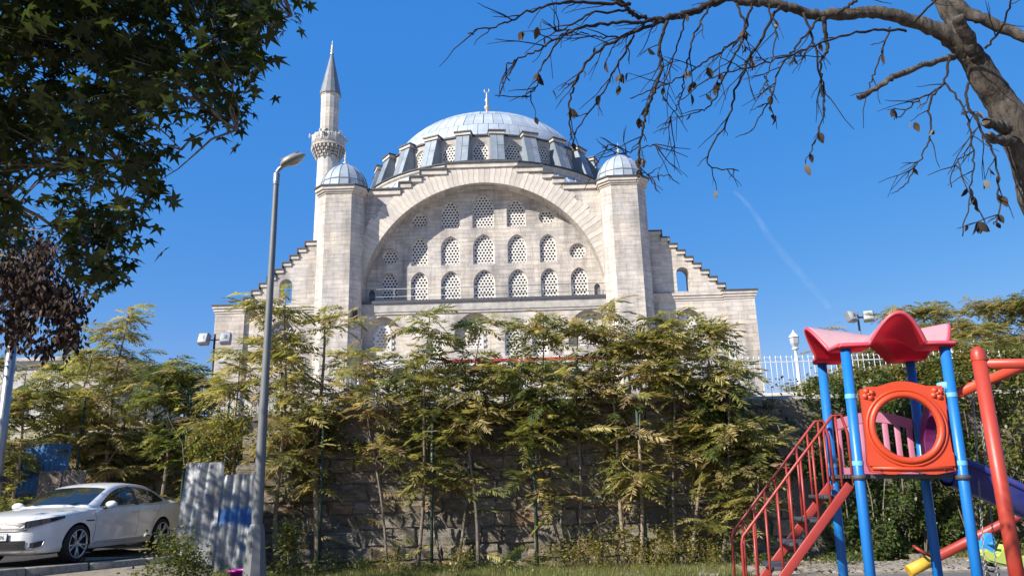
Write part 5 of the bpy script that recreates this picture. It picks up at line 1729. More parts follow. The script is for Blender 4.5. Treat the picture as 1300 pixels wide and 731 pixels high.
for s in (-1, 1):
    # shut lines, crease, sill strip, handles, mirror
    for nm, pth in (('door_gap', [(1.0, .93), (.96, .8), (.95, .5), (.98, .31)]), ('door_gap', [(-.45, .96), (-.44, .7), (-.42, .31)]), ('door_gap', [(-1.35, .985), (-1.2, .85), (-1.02, .62), (-.98, .42), (-.95, .31)]), ('sill_gap', [(.98, .305), (.3, .30), (-.5, .30), (-.95, .305)])):
        pts = []
        for (x0, z0), (x1, z1) in zip(pth, pth[1:]):
            for t in np.linspace(0, 1, 6): 
                x = x0 + (x1 - x0) * t; z = z0 + (z1 - z0) * t; pts.append((x, s * (side_z(x, z) - .001), z))
        MB().tube(pts, .0045, 4).build(nm, mblk, CAR)
    MB().tube([(x, s * (side_z(x, .34) + .003), .34) for x in np.linspace(.93, -.92, 12)], .011, 5).build('sill_chrome', mchr, CAR)
    MB().tube([(x, s * (side_z(x, .735) + .004), .735 + .01 * (x - .9)) for x in np.linspace(1.25, 1.0, 5)], [.006, .014, .014, .014, .01], 5).build('fender_vent', mblk, CAR)
    for x in (-.30, -1.12):
        z = .86
        MB().tube([(x - .11, s * (side_z(x - .11, z) + .002), z), (x - .06, s * (side_z(x, z) + .032), z + .004), (x + .06, s * (side_z(x, z) + .032), z + .002), (x + .11, s * (side_z(x + .11, z) + .002), z - .002)], .014, 6).build('door_handle', mcar, CAR)
    mr = MB()
    c = Vector((.66, s * 1.0, 1.015))
    for i in range(7):
        pass
    bmm = bmesh.new(); bmesh.ops.create_uvsphere(bmm, u_segments=16, v_segments=10, radius=1)
    bmm.verts.index_update()
    mr.add([c + Vector((v.co.x * .07 * (1.25 if v.co.x > 0 else .75), v.co.y * .125, v.co.z * .078)) for v in bmm.verts], [[v.index for v in f.verts] for f in bmm.faces], 0, True)
    bmm.free()
    mm = mr.build('door_mirror', mcar, CAR)
    MB().tube([(.68, s * .84, .955), (.67, s * .93, .965)], [.03, .022], 6).build('mirror_foot', mblk, mm)
    # headlamp: dark wraparound unit, bright strips
    V = []; F = []
    nx, nz = 12, 4
    for i in range(nx + 1):
        t = i / nx
        x = 2.362 - 0.04 * t - .52 * t ** 2.0
        zt = .775 + .075 * t; zb_ = .635 + .165 * t ** 1.4
        for j in range(nz + 1):
            z = zb_ + (zt - zb_) * j / nz
            y = side_z(min(x, 2.335), min(z, interp(x, ZS) - .03)) if t > .3 else None
            ymax = interp(x, WW) * .985
            V.append((x + .018 - .05 * max(0, (z - .62)) , s * (ymax + .012 if t > .12 else ymax + .0), z))
    for i in range(nx):
        for j in range(nz):
            q = i * (nz + 1) + j; f = (q, q + 1, q + nz + 2, q + nz + 1)
            F.append(f if s < 0 else f[::-1])
    hl = MB().add(V, F, 0, True).build('headlight', mlamp, CAR)
    lowe = [V[i * (nz + 1)] for i in range(nx + 1)]
    MB().tube([(p[0] + .004, p[1] + s * .004, p[2] + .01) for p in lowe], .008, 5).build('light_strip', mchr, hl)
    # fog lamp recess
    V = [(2.33, s * .52, .40), (2.27, s * .70, .42), (2.19, s * .80, .45), (2.20, s * .79, .35), (2.28, s * .68, .325), (2.345, s * .50, .33)]
    V = [(p[0] + .02, p[1] + s * .008, p[2]) for p in V]
    fg = MB().add(V, [(0, 1, 2, 3, 4, 5) if s < 0 else (5, 4, 3, 2, 1, 0)]).build('fog_recess', mblk, CAR)
    MB().tube([(2.37, s * .50, .31), (2.31, s * .66, .30), (2.235, s * .79, .33), (2.2, s * .815, .40), (2.195, s * .815, .455)], .011, 5).build('fog_chrome', mchr, fg)
    MB().box((-2.37, s * .62, .86), (.14, .36, .14), bev=.03).build('tail_light', mred, CAR)
# grille with slats, badge, lower intake, bumper lip, plate
def frontx(y): 
    # x of the nose at lateral offset y
    for x in np.linspace(2.385, 1.9, 120):
        if interp(x, WW) * .985 >= abs(y): return x
    return 1.9
def strip(z0, z1, ymax, off, name, mat, par, ny=18, lean=0.0):
    V = []; F = []
    for i in range(ny + 1):
        y = -ymax + 2 * ymax * i / ny
        x = 2.387 - .55 * max(0, abs(y) - .42) ** 1.5 + off
        V += [(x, y, z0), (x - lean, y, z1)]
    for i in range(ny): F.append((2 * i, 2 * i + 2, 2 * i + 3, 2 * i + 1))
    return MB().add(V, F, 0, True).build(name, mat, par)
gr = strip(.615, .765, .58, .014, 'grille', mblk, CAR, lean=.05)
for z in (.65, .71): strip(z, z + .009, .575, .026 - (z - .615) * .35, 'grille_slat', mchr, gr)
gi = strip(.30, .455, .58, .010, 'lower_intake', mblk, CAR)
for z in (.345, .385): strip(z, z + .012, .48, .018, 'intake_slat', mblk, gi)
strip(.255, .285, .72, .018, 'bumper_lip', mchr, CAR, 24)
bd = MB(); cx_ = Vector((2.405, 0, .69))
bd.tube([cx_ + Vector((-.025 * math.sin(a), .062 * math.cos(a), .062 * math.sin(a))) for a in np.linspace(0, 2 * PI, 25)], .006, 5)
for a_, b_ in (((-.024, .052), (-.003, .006)), ((.024, .052), (.003, .006)), ((-.052, .02), (-.022, -.05)), ((.052, .02), (.022, -.05)), ((-.022, -.05), (0, -.006)), ((.022, -.05), (0, -.006))):
    bd.tube([cx_ + Vector((.002 - .4 * a_[1], a_[0], a_[1])), cx_ + Vector((.002 - .4 * b_[1], b_[0], b_[1]))], .005, 4)
bd.build('badge', mchr, CAR)
pl = MB().box((2.412, 0, .515), (.012, .52, .112), bev=.004).build('number_plate', mplate, CAR)
def text_mesh(txt, size, mat, name, parent, loc, rot):
    cu = bpy.data.curves.new(name, 'FONT'); cu.body = txt; cu.size = size; cu.extrude = .001; cu.align_x = 'CENTER'; cu.align_y = 'CENTER'
    o = bpy.data.objects.new(name, cu); col.objects.link(o)
    me = bpy.data.meshes.new_from_object(o.evaluated_get(bpy.context.evaluated_depsgraph_get()))
    bpy.data.objects.remove(o); me.materials.clear(); me.materials.append(mat)
    return place(name, me, parent, loc, rot)
text_mesh('C 96', .095, mblk, 'plate_number', pl, (2.4205, .125, .515), (PI / 2, 0, PI / 2))
MB().box((2.409, 0, .515), (.012, .56, .13), bev=.006).build('plate_holder', mblk, CAR)
MB().box((0, 0, .24), (3.9, 1.4, .1)).build('underbody', mblk, CAR)
CAR.location = (-8.98, 16.30, RZ); CAR.rotation_euler = (0, 0, math.atan2(-2.8, -.3))

# ------------------------------------------------------------------ corrugated sheets
def sheet(name, w, h, waves, label, mat, loc, rot, skew=0.0, dent=.02, cat='metal sheet', seed=0, amp=.014, group=None):
    r = np.random.default_rng(seed)
    nx, nz = waves * 6, 26
    V = []; F = []
    ph = r.uniform(0, 6, 8)
    for side in (0, 1):
        for j in range(nz + 1):
            for i in range(nx + 1):
                u = i / nx; v = j / nz
                a = 2 * PI * waves * u
                y = amp * max(-.35, min(1, 4.0 * math.sin(a) - 2.4))
                y += dent * (math.sin(5 * u + ph[0]) * math.sin(4 * v + ph[1]) + .6 * math.sin(11 * u + ph[2]) * math.sin(9 * v + ph[3]) + .35 * math.sin(21 * u + ph[4] + 6 * v) * math.sin(17 * v + ph[5]))
                V.append(((u - .5) * w + skew * (v - .5) * (1 - u), y + side * .004, v * h))
    L = (nx + 1) * (nz + 1)
    for j in range(nz):
        for i in range(nx):
            q = j * (nx + 1) + i
            F.append((q, q + 1, q + nx + 2, q + nx + 1)); F.append((L + q, L + q + nx + 1, L + q + nx + 2, L + q + 1))
    o = MB().add(V, F, 0, True).build(name, mat, None, loc, rot)
    return tag(o, label, cat, group)
def zinc(name, spray):
    m, nt, b = new_mat(name, .45, (.4, .42, .44), .55)
    v = coords(nt); f = noise(nt, 3.5, 7, .65, v); g = noise(nt, 1.2, 4, .5, v)
    c = ramp(nt, f, [(.3, (.10, .105, .11)), (.55, (.21, .22, .225)), (.8, (.34, .35, .35))])
    if spray:
        # blue and white paint patches
        sep = nt.nodes.new('ShaderNodeSeparateXYZ'); nt.links.new(v, sep.inputs[0])
        z = N(nt, 'ShaderNodeMath', operation='SUBTRACT'); nt.links.new(sep.outputs['Z'], z.inputs[0]); z.inputs[1].default_value = 1.02
        ab = N(nt, 'ShaderNodeMath', operation='ABSOLUTE'); nt.links.new(z.outputs[0], ab.inputs[0])
        ml = N(nt, 'ShaderNodeMath', operation='MULTIPLY_ADD'); nt.links.new(ab.outputs[0], ml.inputs[0]); ml.inputs[1].default_value = -1.3; nt.links.new(noise(nt, 3.0, 5, .6, v), ml.inputs[2])
        c = mixc(nt, ramp(nt, ml.outputs[0], [(.2, 0), (.36, .9)]), c, (.012, .085, .25))
    nt.links.new(c, b.inputs['Base Color'])
    bump(nt, b, f, .3, .02)
    return m
zm = zinc('zinc', False); zs_ = zinc('zinc_sprayed', True)
a = at_y(247, 700, 15.3); 
sheet('metal_sheet', .80, 1.92, 4, 'dented plain grey corrugated sheet leaning behind the parked car', zm, (a.x, 15.25, gz(a.x, 15.25) + .04), (R(-6), R(.5), R(-4)), .02, .034, seed=1)
a = at_y(300, 706, 15.1)
sheet('metal_sheet', .84, 1.84, 5, 'corrugated sheet with blue paint patches beside the street lamp', zs_, (a.x, 15.12, gz(a.x, 15.12) + .02), (R(-7), R(-1.5), R(3)), .10, .034, seed=2)
mblue = simple('blue_sheet', (.02, .13, .36), .5, 0, .35, 5)
a = at_y(44, 640, 18.9); gzz = .5
sheet('metal_sheet', 1.15, 2.45, 9, 'tall blue corrugated sheet behind the car bonnet', mblue, (a.x, 18.9, gzz), (R(-4), R(1), R(5)), .03, .012, seed=3, amp=.01)
a = at_y(32, 640, 18.95)
sheet('metal_sheet', .55, 1.45, 5, 'shorter blue corrugated sheet at the slim pole side', mblue, (a.x - .75, 18.7, gzz), (R(-5), R(-2), R(-6)), .03, .012, seed=5, amp=.01)
a = at_y(73, 620, 18.6)
for k in range(2):
    m = MB()
    for q in range(7): m.box((q * .075 - .225, .003 * (q % 2), .89), (.071, .018, 1.78 - .02 * (q % 3)))
    o = m.build('fence_panel', MATS['bark_grey'], None, (a.x + (k - .5) * .56, 18.6 - .05 * k, gzz), (R(-5), R(1.5 * k), R(4)))
    tag(o, ('weathered grey board panel propped against the blue sheet', 'weathered grey board panel standing next to the forked pale stem')[k], 'board panel'); o['kind'] = 'stuff' if False else 'thing'
    del o['kind']

# pink bucket, scattered stones
c = at_y(302.5, 722, 13.9)
zb_ = gz(c.x, 13.9)
mp = simple('pink_plastic', (.62, .05, .38), .45, 0, .12)
BK = empty('bucket', (c.x, 13.9, zb_), 0, 'pink plastic bucket on the ground left of the street lamp', 'bucket')
BK.scale = (1.05, 1.05, 1.05)
MB().lathe([(.0, .01), (.10, .0), (.145, .26), (.15, .26), (.142, .27), (.135, .262), (.095, .02), (.0, .02)], 24).build('tub', mp, BK)
MB().lathe([(.145, .245), (.16, .25), (.16, .268), (.145, .272)], 24).build('rim', mp, BK)
MB().tube([(.155 * math.cos(t), .02, .255 - .06 * math.sin(t)) for t in np.linspace(0, PI, 12)], .004, 5).build('handle', MATS['galvanised'], BK)
for k, (px, py) in enumerate([(283, 716), (290, 722), (278, 725), (312, 716), (295, 712), (268, 720)]):
    p = at_y(px, py, 13.6); sz = random.uniform(.12, .26)
    o = place('loose_stone', SM[k % 10], None, (p.x, 13.6 + random.uniform(-.3, .5), gz(p.x, 13.6) + sz * .25), (random.uniform(-.2, .2), random.uniform(-.2, .2), random.uniform(0, 3)), (sz * 1.4, sz, sz * .8))
    tag(o, 'loose rubble stone lying under the patched metal sheet by the bucket' , 'stone', 'loose stones below the kerb')
# ------------------------------------------------------------------ playground
def plastic(name, c, rough=.4, fade=.12):
    m, nt, b = new_mat(name, rough, c, 0, .5)
    v = coords(nt); f = noise(nt, 2.0, 5, .6, v); g = noise(nt, 26, 4, .6, v)
    l = tuple(min(1, x + fade * (.6 - x) * .6) for x in c)
    cc = ramp(nt, f, [(.35, c), (.7, l)])
    cc = mixc(nt, ramp(nt, g, [(.62, 0), (.74, .35)]), cc, tuple(x * .55 + .03 for x in c))
    sv = coords(nt, 'Object', (14, 14, 1.3)); dn = noise(nt, 1.0, 6, .65, sv)
    cc = mixc(nt, ramp(nt, dn, [(.52, 0), (.72, .4)]), cc, tuple(x * .7 + .03 for x in c))
    nt.links.new(cc, b.inputs['Base Color'])
    mr = N(nt, 'ShaderNodeMapRange'); nt.links.new(g, mr.inputs['Value']); mr.inputs['To Min'].default_value = rough - .08; mr.inputs['To Max'].default_value = rough + .15
    nt.links.new(mr.outputs['Result'], b.inputs['Roughness'])
    bump(nt, b, g, .06, .004)
    MATS[name] = m
    return m
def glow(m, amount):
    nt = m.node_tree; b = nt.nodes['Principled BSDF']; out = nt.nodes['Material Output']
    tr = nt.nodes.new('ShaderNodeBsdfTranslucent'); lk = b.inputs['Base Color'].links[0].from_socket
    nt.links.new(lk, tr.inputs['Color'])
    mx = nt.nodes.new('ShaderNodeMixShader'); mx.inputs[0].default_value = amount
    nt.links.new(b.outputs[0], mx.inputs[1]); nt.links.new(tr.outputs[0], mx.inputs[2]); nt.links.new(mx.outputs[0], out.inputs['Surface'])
P_BLUE = plastic('post_blue', (.004, .145, .46), .36, .03)
P_ORG = plastic('panel_orange', (.52, .05, .010), .4, .05)
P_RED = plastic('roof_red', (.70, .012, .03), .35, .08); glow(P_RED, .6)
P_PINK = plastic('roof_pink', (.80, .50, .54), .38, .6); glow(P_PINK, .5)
P_LIP = plastic('lip_red', (.62, .05, .085), .35, .15)
P_RAIL = plastic('rail_red', (.29, .026, .017), .4, .06)
P_MAUVE = plastic('panel_mauve', (.44, .11, .20), .45, .4)
P_PURP = plastic('hood_purple', (.15, .012, .10), .4)
P_SLIDE = plastic('slide_blue', (.015, .02, .17), .3, .15)
P_LIME = plastic('rider_lime', (.42, .50, .10), .45)
P_SKY = plastic('rider_blue', (.02, .25, .60), .4)
P_YEL = plastic('seat_yellow', (.62, .36, .02), .42)
P_SWING = plastic('swing_red', (.36, .032, .014), .4, .06)
P_GREY = plastic('collar_grey', (.12, .40, .66), .45)
P_DARK = plastic('step_dark', (.035, .035, .04), .6)
B0 = at_y(1072.5, 442, 6.8)
TW = empty('climbing_frame', (B0.x, 6.8, 0), R(-8), 'play tower with blue posts, red scalloped roof and orange ring panel', 'climbing frame')
TWR = TW
TW.rotation_euler = (0, R(1.6), R(-8))
WX, DY, HT, PF = .84, .86, 2.74, 1.60
# keep the post tops where the photograph has them in spite of the lean
TW.location.x -= HT * math.sin(R(1.6))
posts = [(0, 0), (WX, 0), (0, DY), (WX, DY)]
for (x, y) in posts:
    p = MB().tube([(x, y, -.05), (x, y, HT)], .044, 18).build('post', P_BLUE, TW)
    for z in ((1.72, 2.30) if y == 0 else (1.72,)):
        MB().lathe([(.0475, z - .02), (.0485, z), (.0475, z + .02)], 18, (x, y, 0)).build('worn_band', P_GREY, p)
    MB().lathe([(.049, PF - .02), (.06, PF - .015), (.06, PF + .015), (.049, PF + .02)], 18, (x, y, 0)).build('clamp', P_DARK, p)
# deck
m = MB(); m.rect(-.02, WX + .02, .035, DY - .03, PF - .005, PF + .03); m.build('deck', P_DARK, TW)
# roof: four pads joined by two crossing barrel vaults
def roof():
    n = 56
    e = .09
    cx, cy = WX / 2, DY / 2
    hx, hy = WX / 2 + e, DY / 2 + e
    def barrel(t, w=.46):
        t = abs(t) / w
        return .245 * (math.cos(PI * t / 2) ** .9 if t < 1 else 0)
    top = []; 
    for j in range(n + 1):
        for i in range(n + 1):
            u = -1 + 2 * i / n; v = -1 + 2 * j / n
            b1 = barrel(u) * (.62 + .42 * abs(v) ** 1.5); b2 = barrel(v) * (.62 + .42 * abs(u) ** 1.5)
            k = 18.0
            z = math.log(math.exp(k * b1) + math.exp(k * b2)) / k - math.log(2) / k * math.exp(-abs(b1 - b2) * 12)
            # corners are cut back and lips swell
            r = max(abs(u), abs(v)); cpad = max(0, min(abs(u), abs(v)) - .62) / .38
            X = u * hx * (1 - .05 * cpad) + (.13 * barrel(v) / .245 * max(0, abs(u) - .55) / .45) * (1 if u > 0 else -1)
            Y = v * hy * (1 - .05 * cpad) + (.13 * barrel(u) / .245 * max(0, abs(v) - .55) / .45) * (1 if v > 0 else -1)
            top.append(Vector((cx + X, cy + Y, HT + .03 + z)))
    N1 = (n + 1) ** 2
    V = top + [p - Vector((0, 0, .045)) for p in top]
    F = []; 
    ft = MB()
    Ft = []; Fb = []; Fe = []
    for j in range(n):
        for i in range(n):
            q = j * (n + 1) + i
            Ft.append((q, q + 1, q + n + 2, q + n + 1)); Fb.append((N1 + q, N1 + q + n + 1, N1 + q + n + 2, N1 + q + 1))
    for i in range(n):
        for a, b in ((i, i + 1), ((n) * (n + 1) + i + 1, (n) * (n + 1) + i), ((i + 1) * (n + 1), i * (n + 1)), (i * (n + 1) + n, (i + 1) * (n + 1) + n)):
            Fe.append((a, N1 + a, N1 + b, b))
    mb = MB(); mb.add(V, Ft, 0, True)
    b0 = 0
    for fs, mi in ((Fb, 1), (Fe, 1)):
        mb.f += fs; mb.m += [mi] * len(fs); mb.sm += [True] * len(fs)
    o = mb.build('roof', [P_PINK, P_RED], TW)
    # rolled lip along the rim
    rim = [top[i] for i in range(n + 1)] + [top[j * (n + 1) + n] for j in range(1, n + 1)] + [top[n * (n + 1) + i] for i in range(n - 1, -1, -1)] + [top[j * (n + 1)] for j in range(n - 1, -1, -1)]
    MB().tube([p - Vector((0, 0, .02)) for p in rim], .017, 8).build('roof_lip', P_LIP, o)
    for (x, y) in posts: MB().lathe([(.0, HT - .005), (.075, HT - .005), (.08, HT + .03), (0, HT + .035)], 14, (x, y, 0)).build('post_cap', P_RED, o)
roof()
# ring panel
def ring_panel():
    x0, x1 = .075, WX - .06
    z0, z1 = PF + .035, PF + .78
    cx = (x0 + x1) / 2; cz = (z0 + z1) / 2 + .015
    N_ = 48
    hole = [(cx + .268 * math.cos(2 * PI * i / N_), cz + .268 * math.sin(2 * PI * i / N_)) for i in range(N_)]
    o_ = []
    def seg(a, b, f, n=10): 
        for i in range(n): 
            t = i / n; x = a[0] + (b[0] - a[0]) * t; z = a[1] + (b[1] - a[1]) * t
            d = f(t); o_.append((x + d[0], z + d[1]))
    seg((x0 + .02, z0), (x1 - .02, z0), lambda t: (0, .012 * math.cos(4 * PI * t)))
    seg((x1, z0 + .02), (x1, z1 - .03), lambda t: (-.012 * math.sin(PI * t), 0))
    seg((x1 - .02, z1), (x0 + .02, z1), lambda t: (0, .045 * max(0, math.sin(PI * (t - .2) / .6)) if .2 < t < .8 else 0), 16)
    seg((x0, z1 - .03), (x0, z0 + .02), lambda t: (.012 * math.sin(PI * t), 0))
    p = MB().prism(o_, -.03, .03, [hole]).build('ring_panel', P_ORG, TW)
    # raised torus rims round the porthole
    for rr, tr_, yy in ((.285, .03, -.03), (.325, .014, -.03)):
        MB().tube([(cx + rr * math.cos(a), yy, cz + rr * math.sin(a)) for a in np.linspace(0, 2 * PI, 49)], tr_, 8, cap=False).build('porthole_rim', P_ORG, p)
    # corner reliefs: flowers above, shells below
    for sx in (-1, 1):
        fl = MB()
        c = Vector((cx + sx * .285, -.032, cz + .29))
        for k in range(4):
            a = k * PI / 2 + .5; q = c + Vector((.032 * math.cos(a), 0, .032 * math.sin(a)))
            fl.lathe([(.0, .02), (.018, .016), (.028, .0)], 10, q, M=Matrix.Rotation(PI / 2, 3, 'X'))
        fl.lathe([(.0, .026), (.012, .02), (.018, .0)], 10, c, M=Matrix.Rotation(PI / 2, 3, 'X'))
        fl.build('flower_relief', P_ORG, p)
        sh = MB().prism([(cx + sx * .345, cz - .215), (cx + sx * .345, cz - .325), (cx + sx * .19, cz - .335), (cx + sx * .24, cz - .30)][:: (1 if sx < 0 else -1)], -.048, -.028)
        sh.build('corner_relief', P_ORG, p)
    bar = MB().tube([(x0 + .03, -.034, z0 + .045), (cx, -.036, z0 + .035), (x1 - .03, -.034, z0 + .045)], .016, 8); bar.build('base_relief', P_ORG, p)
    for sx in (-1, 1): MB().lathe([(.012, 0), (.012, .012), (.0, .014)], 8, (cx + sx * .26, -.034, z0 + .035), M=Matrix.Rotation(PI / 2, 3, 'X')).build('bolt', P_DARK, p)
ring_panel()
# mauve balustrade on the far side: arched top board and slats
def balustrade():
    z0, z1 = PF + .03, PF + .58
    o = MB()
    n = 16
    topl = [(.06 + (WX - .12) * i / n, z1 - .02 + .075 * math.sin(PI * i / n)) for i in range(n + 1)]
    poly = [(p[0], p[1] - .10) for p in topl] + [(p[0], p[1]) for p in reversed(topl)]
    o.prism(poly, DY - .02, DY + .02)
    root = o.build('balustrade', P_MAUVE, TW)
    MB().rect(.06, WX - .06, DY - .018, DY + .018, z0, z0 + .07).build('bottom_rail', P_MAUVE, root)
    for k in range(7):
        x = .09 + (WX - .18) * k / 6; zt = z1 - .1 + .075 * math.sin(PI * (x - .06) / (WX - .12))
        MB().box((x, DY, (z0 + zt) / 2 + .03), (.052, .03, zt - z0 - .02), bev=.008).build('slat', P_MAUVE, root)
balustrade()
# purple slide hood on the right side
hd_ = MB()
outer = [(.05 + (DY - .1) * (0.5 - .5 * math.cos(a)), PF + .03 + .66 * math.sin(a) ** .8) for a in np.linspace(0.02, PI - .02, 20)]
inner = [(DY / 2 + (p[0] - DY / 2) * .68, PF + .03 + (p[1] - PF - .03) * .8) for p in outer]
hd_.prism([(p[0], p[1]) for p in outer] + [(p[0], p[1]) for p in reversed(inner)], WX - .03, WX + .06, axis='x')
hd_.build('slide_hood', P_PURP, TW)
# stair: two strings, treads, pipe rails; runs down to the left
def stair():
    root = empty('stair', (0, 0, 0), parent=TW)
    n = 8
    rise = PF / n; run = .163
    y0, y1 = .09, DY - .12
    L = n * run
    d = Vector((-L, 0, -PF)); dl = d.normalized()
    for y in (y0, y1):
        top = Vector((-.06, y, PF - .06)); bot = top + d * (1 - .02)
        c = (top + bot) / 2; ln = (bot - top).length
        ang = math.atan2(PF, L)
        MB().box(c, (ln, .03, .075), rot=Matrix.Rotation(-ang, 3, 'Y'), bev=.006).build('string', P_RAIL, root)
        # pipe rail with bends
        h = .70
        rt = [Vector((-.03, y, PF - .05)), Vector((-.035, y, PF + h * .55)), Vector((-.075, y, PF + h * .78)), Vector((-.15, y, PF + h * .80 - .02))]
        e = Vector((-.15, y, PF + h * .78)) + d * .62
        rt += [Vector((-.15, y, PF + h * .78)).lerp(e, .5), e, e + Vector((-.045, 0, -.055)), e + Vector((-.06, 0, -.12)), Vector((e.x - .06, y, max(.02, e.z - .72)))]
        MB().tube(rt, .013, 10).build('handrail', P_RAIL, root)
        nb = 8
        for k in range(nb):
            t = .05 + .60 * k / (nb - 1)
            b = top + d * t; 
            q = Vector((-.15, y, PF + h * .78)).lerp(e, min(1, max(0, (b.x + .15) / (e.x + .15))))
            MB().tube([b, Vector((b.x, y, q.z))], .0105, 8).build('baluster', P_RAIL, root)
    for k in range(n):
        z = PF - rise * (k + .85); x = -.12 - run * (k + .35)
        MB().box((x, (y0 + y1) / 2, z), (.21, y1 - y0 - .04, .03), bev=.006).build('tread', P_DARK, root)
    return root
stair()
# curved slide going down to the right
def slide():
    V = []; F = []
    n = 24; m_ = 10
    path = []
    for i in range(n + 1):
        t = i / n
        path.append(Vector((WX + .05 + 2.3 * t, DY / 2 + .05 - .55 * t * t, PF - .04 - 1.35 * (t ** 1.15) + .12 * max(0, t - .85) / .15)))
    for i, p in enumerate(path):
        d = (path[min(n, i + 1)] - path[max(0, i - 1)]); d.z = 0; d.normalize()
        s = Vector((-d.y, d.x, 0))
        for k in range(m_ + 1):
            a = -1 + 2 * k / m_
            w = .27 * a; hgt = .22 * abs(a) ** 3.2
            V.append(p + s * w + Vector((0, 0, hgt)))
    L = len(V)
    V += [v - Vector((0, 0, .035)) for v in V]
    for i in range(n):
        for k in range(m_):
            q = i * (m_ + 1) + k
            F.append((q, q + m_ + 1, q + m_ + 2, q + 1)); F.append((L + q, L + q + 1, L + q + m_ + 2, L + q + m_ + 1))
    o = MB().add(V, F, 0, True).build('slide', P_SLIDE, TW)
    for k in (0, m_):
        MB().tube([V[i * (m_ + 1) + k] - Vector((0, 0, .015)) for i in range(n + 1)], .03, 8).build('slide_edge', P_SLIDE, o)
    MB().tube([(path[15].x, path[15].y, 0), path[15] - Vector((0, 0, .04))], .03, 8).build('slide_leg', P_RAIL, o)
slide()

# swing frame: red post with domed cap, top bar; orange beam ties it to the tower
S0 = at_y(1291, 731, 6.3); S1 = at_y(1240, 441, 6.3)
SW = empty('swing_set', (S1.x, 6.3, 0), 0, 'red tubular swing frame with a domed post beside the play tower', 'swing')
o_ = Vector(SW.location)
k = (S1 - S0); foot = S0 - k * (S0.z / k.z)
pr = .055
pp = MB().tube([foot - o_, S1 - o_ - Vector((0, 0, .06))], pr, 20).build('post', P_SWING, SW)
MB().lathe([(pr + .004, -.08), (pr + .005, -.03), (pr * .9, .0), (pr * .55, .03), (0.0, .042)], 20, S1 - o_ - Vector((0, 0, .03))).build('post_cap', P_SWING, pp)
tb0 = at_y(1247, 462, 6.3) - o_; tb1 = at_y(1500, 458, 6.3) - o_
MB().tube([tb0, tb1], .042, 16).build('top_bar', P_SWING, SW)
f2 = at_y(1540, 731, 6.3); MB().tube([Vector((tb1.x + .1, 0, 0)), tb1 + Vector((0, 0, .12))], pr, 16).build('post', P_SWING, SW)
# beam from the tower post to a second frame further right
bA = at_y(1206, 503, 6.72) - o_; bB = at_y(1300, 464, 6.95) - o_; bB = bA + (bB - bA) * 2.0
bm2 = MB().tube([bA, bB], .046, 16).build('beam', P_ORG, SW)
MB().lathe([(.06, -.035), (.072, -.03), (.072, .03), (.06, .035)], 16, bA + Vector((-.02, 0, .09))).build('clamp', P_GREY, bm2)
MB().tube([Vector((bB.x, bB.y, 0)), bB], pr, 14).build('post', P_SWING, SW)
for t in (.42, .62): 
    q = bA.lerp(bB, t * .5); MB().box(q - Vector((0, 0, .06)), (.02, .05, .05)).build('hanger', P_DARK, SW)
# hanging swing: chains and seat
link = MB().tube([(0, .008 * math.cos(a), .018 * math.sin(a)) for a in np.linspace(0, 2 * PI, 11)], .0032, 4, cap=False).mesh('chain_link', MATS['galvanised'])
sw = empty('hanging_swing', (0, 0, 0), 0, 'swing seat hanging on two chains behind the red post', 'swing')
c0 = at_y(1238, 545, 6.9); c1 = at_y(1248, 690, 6.9); c2 = at_y(1247, 545, 7.25); c3 = at_y(1262, 690, 7.25)
zt_ = bA.lerp(bB, .22).z
seatc = Vector(((c1.x + c3.x) / 2, (c1.y + c3.y) / 2, .44))
sw.location = seatc
for a, b in ((c0, c1), (c2, c3)):
    top_ = a + (a - b) * ((zt_ - a.z) / (a.z - b.z)); bot = b + (b - a) * ((b.z - .47) / (a.z - b.z))
    n = int((top_ - bot).length / .03)
    ch = MB()
    for i in range(n):
        p = top_.lerp(bot, i / n) - seatc
        Mx = Matrix.Rotation((i % 2) * PI / 2, 3, 'Z')
        ch.tube([p + Mx @ Vector((0, .008 * math.cos(t), .019 * math.sin(t))) for t in np.linspace(0, 2 * PI, 9)], .0034, 4, cap=False)
    o = ch.build('chain', MATS['galvanised'], sw); o['kind'] = 'stuff'
MB().box((0, 0, 0), (.16, .44, .035), rz=R(-10), bev=.012).build('seat', P_DARK, sw)

# seesaw: red beam with a yellow end, loop handle
a = at_y(1155, 724, 10.6); b = at_y(1300, 651, 10.6)
SS = empty('seesaw', ((a.x + b.x) / 2 + .9, 10.6, 0), 0, 'red seesaw beam with a yellow end seat and loop handle', 'seesaw')
o_ = Vector(SS.location); far = b + (b - a) * 1.35
MB().tube([a.lerp(b, .12) - o_, far - o_], .062, 14).build('beam', P_RAIL, SS)
M = (b - a).normalized()
ye = MB().tube([a - M * .02 - o_, a.lerp(b, .2) - o_], .075, 10).build('end_seat', P_YEL, SS)
h0 = at_y(1160, 697, 10.6) - o_; h1 = at_y(1184, 704, 10.5) - o_
lp = [at_y(1182, 706, 10.45) - o_, at_y(1165, 696, 10.4) - o_, at_y(1160, 693, 10.6) - o_, at_y(1166, 697, 10.8) - o_, at_y(1184, 712, 10.75) - o_]
MB().tube(lp, .02, 8).build('handle', P_RAIL, SS)
h2 = at_y(1296, 655, 10.6) - o_
MB().tube([at_y(1292, 652, 10.45) - o_, at_y(1291, 641, 10.45) - o_, at_y(1296, 640, 10.75) - o_, at_y(1298, 652, 10.75) - o_], .018, 8).build('handle', P_RAIL, SS)
pv = a.lerp(far, .55) - o_
MB().tube([Vector((pv.x - .2, 0, 0)), pv - Vector((0, 0, .03)), Vector((pv.x + .2, 0, 0))], .05, 8).build('pivot', P_DARK, SS)

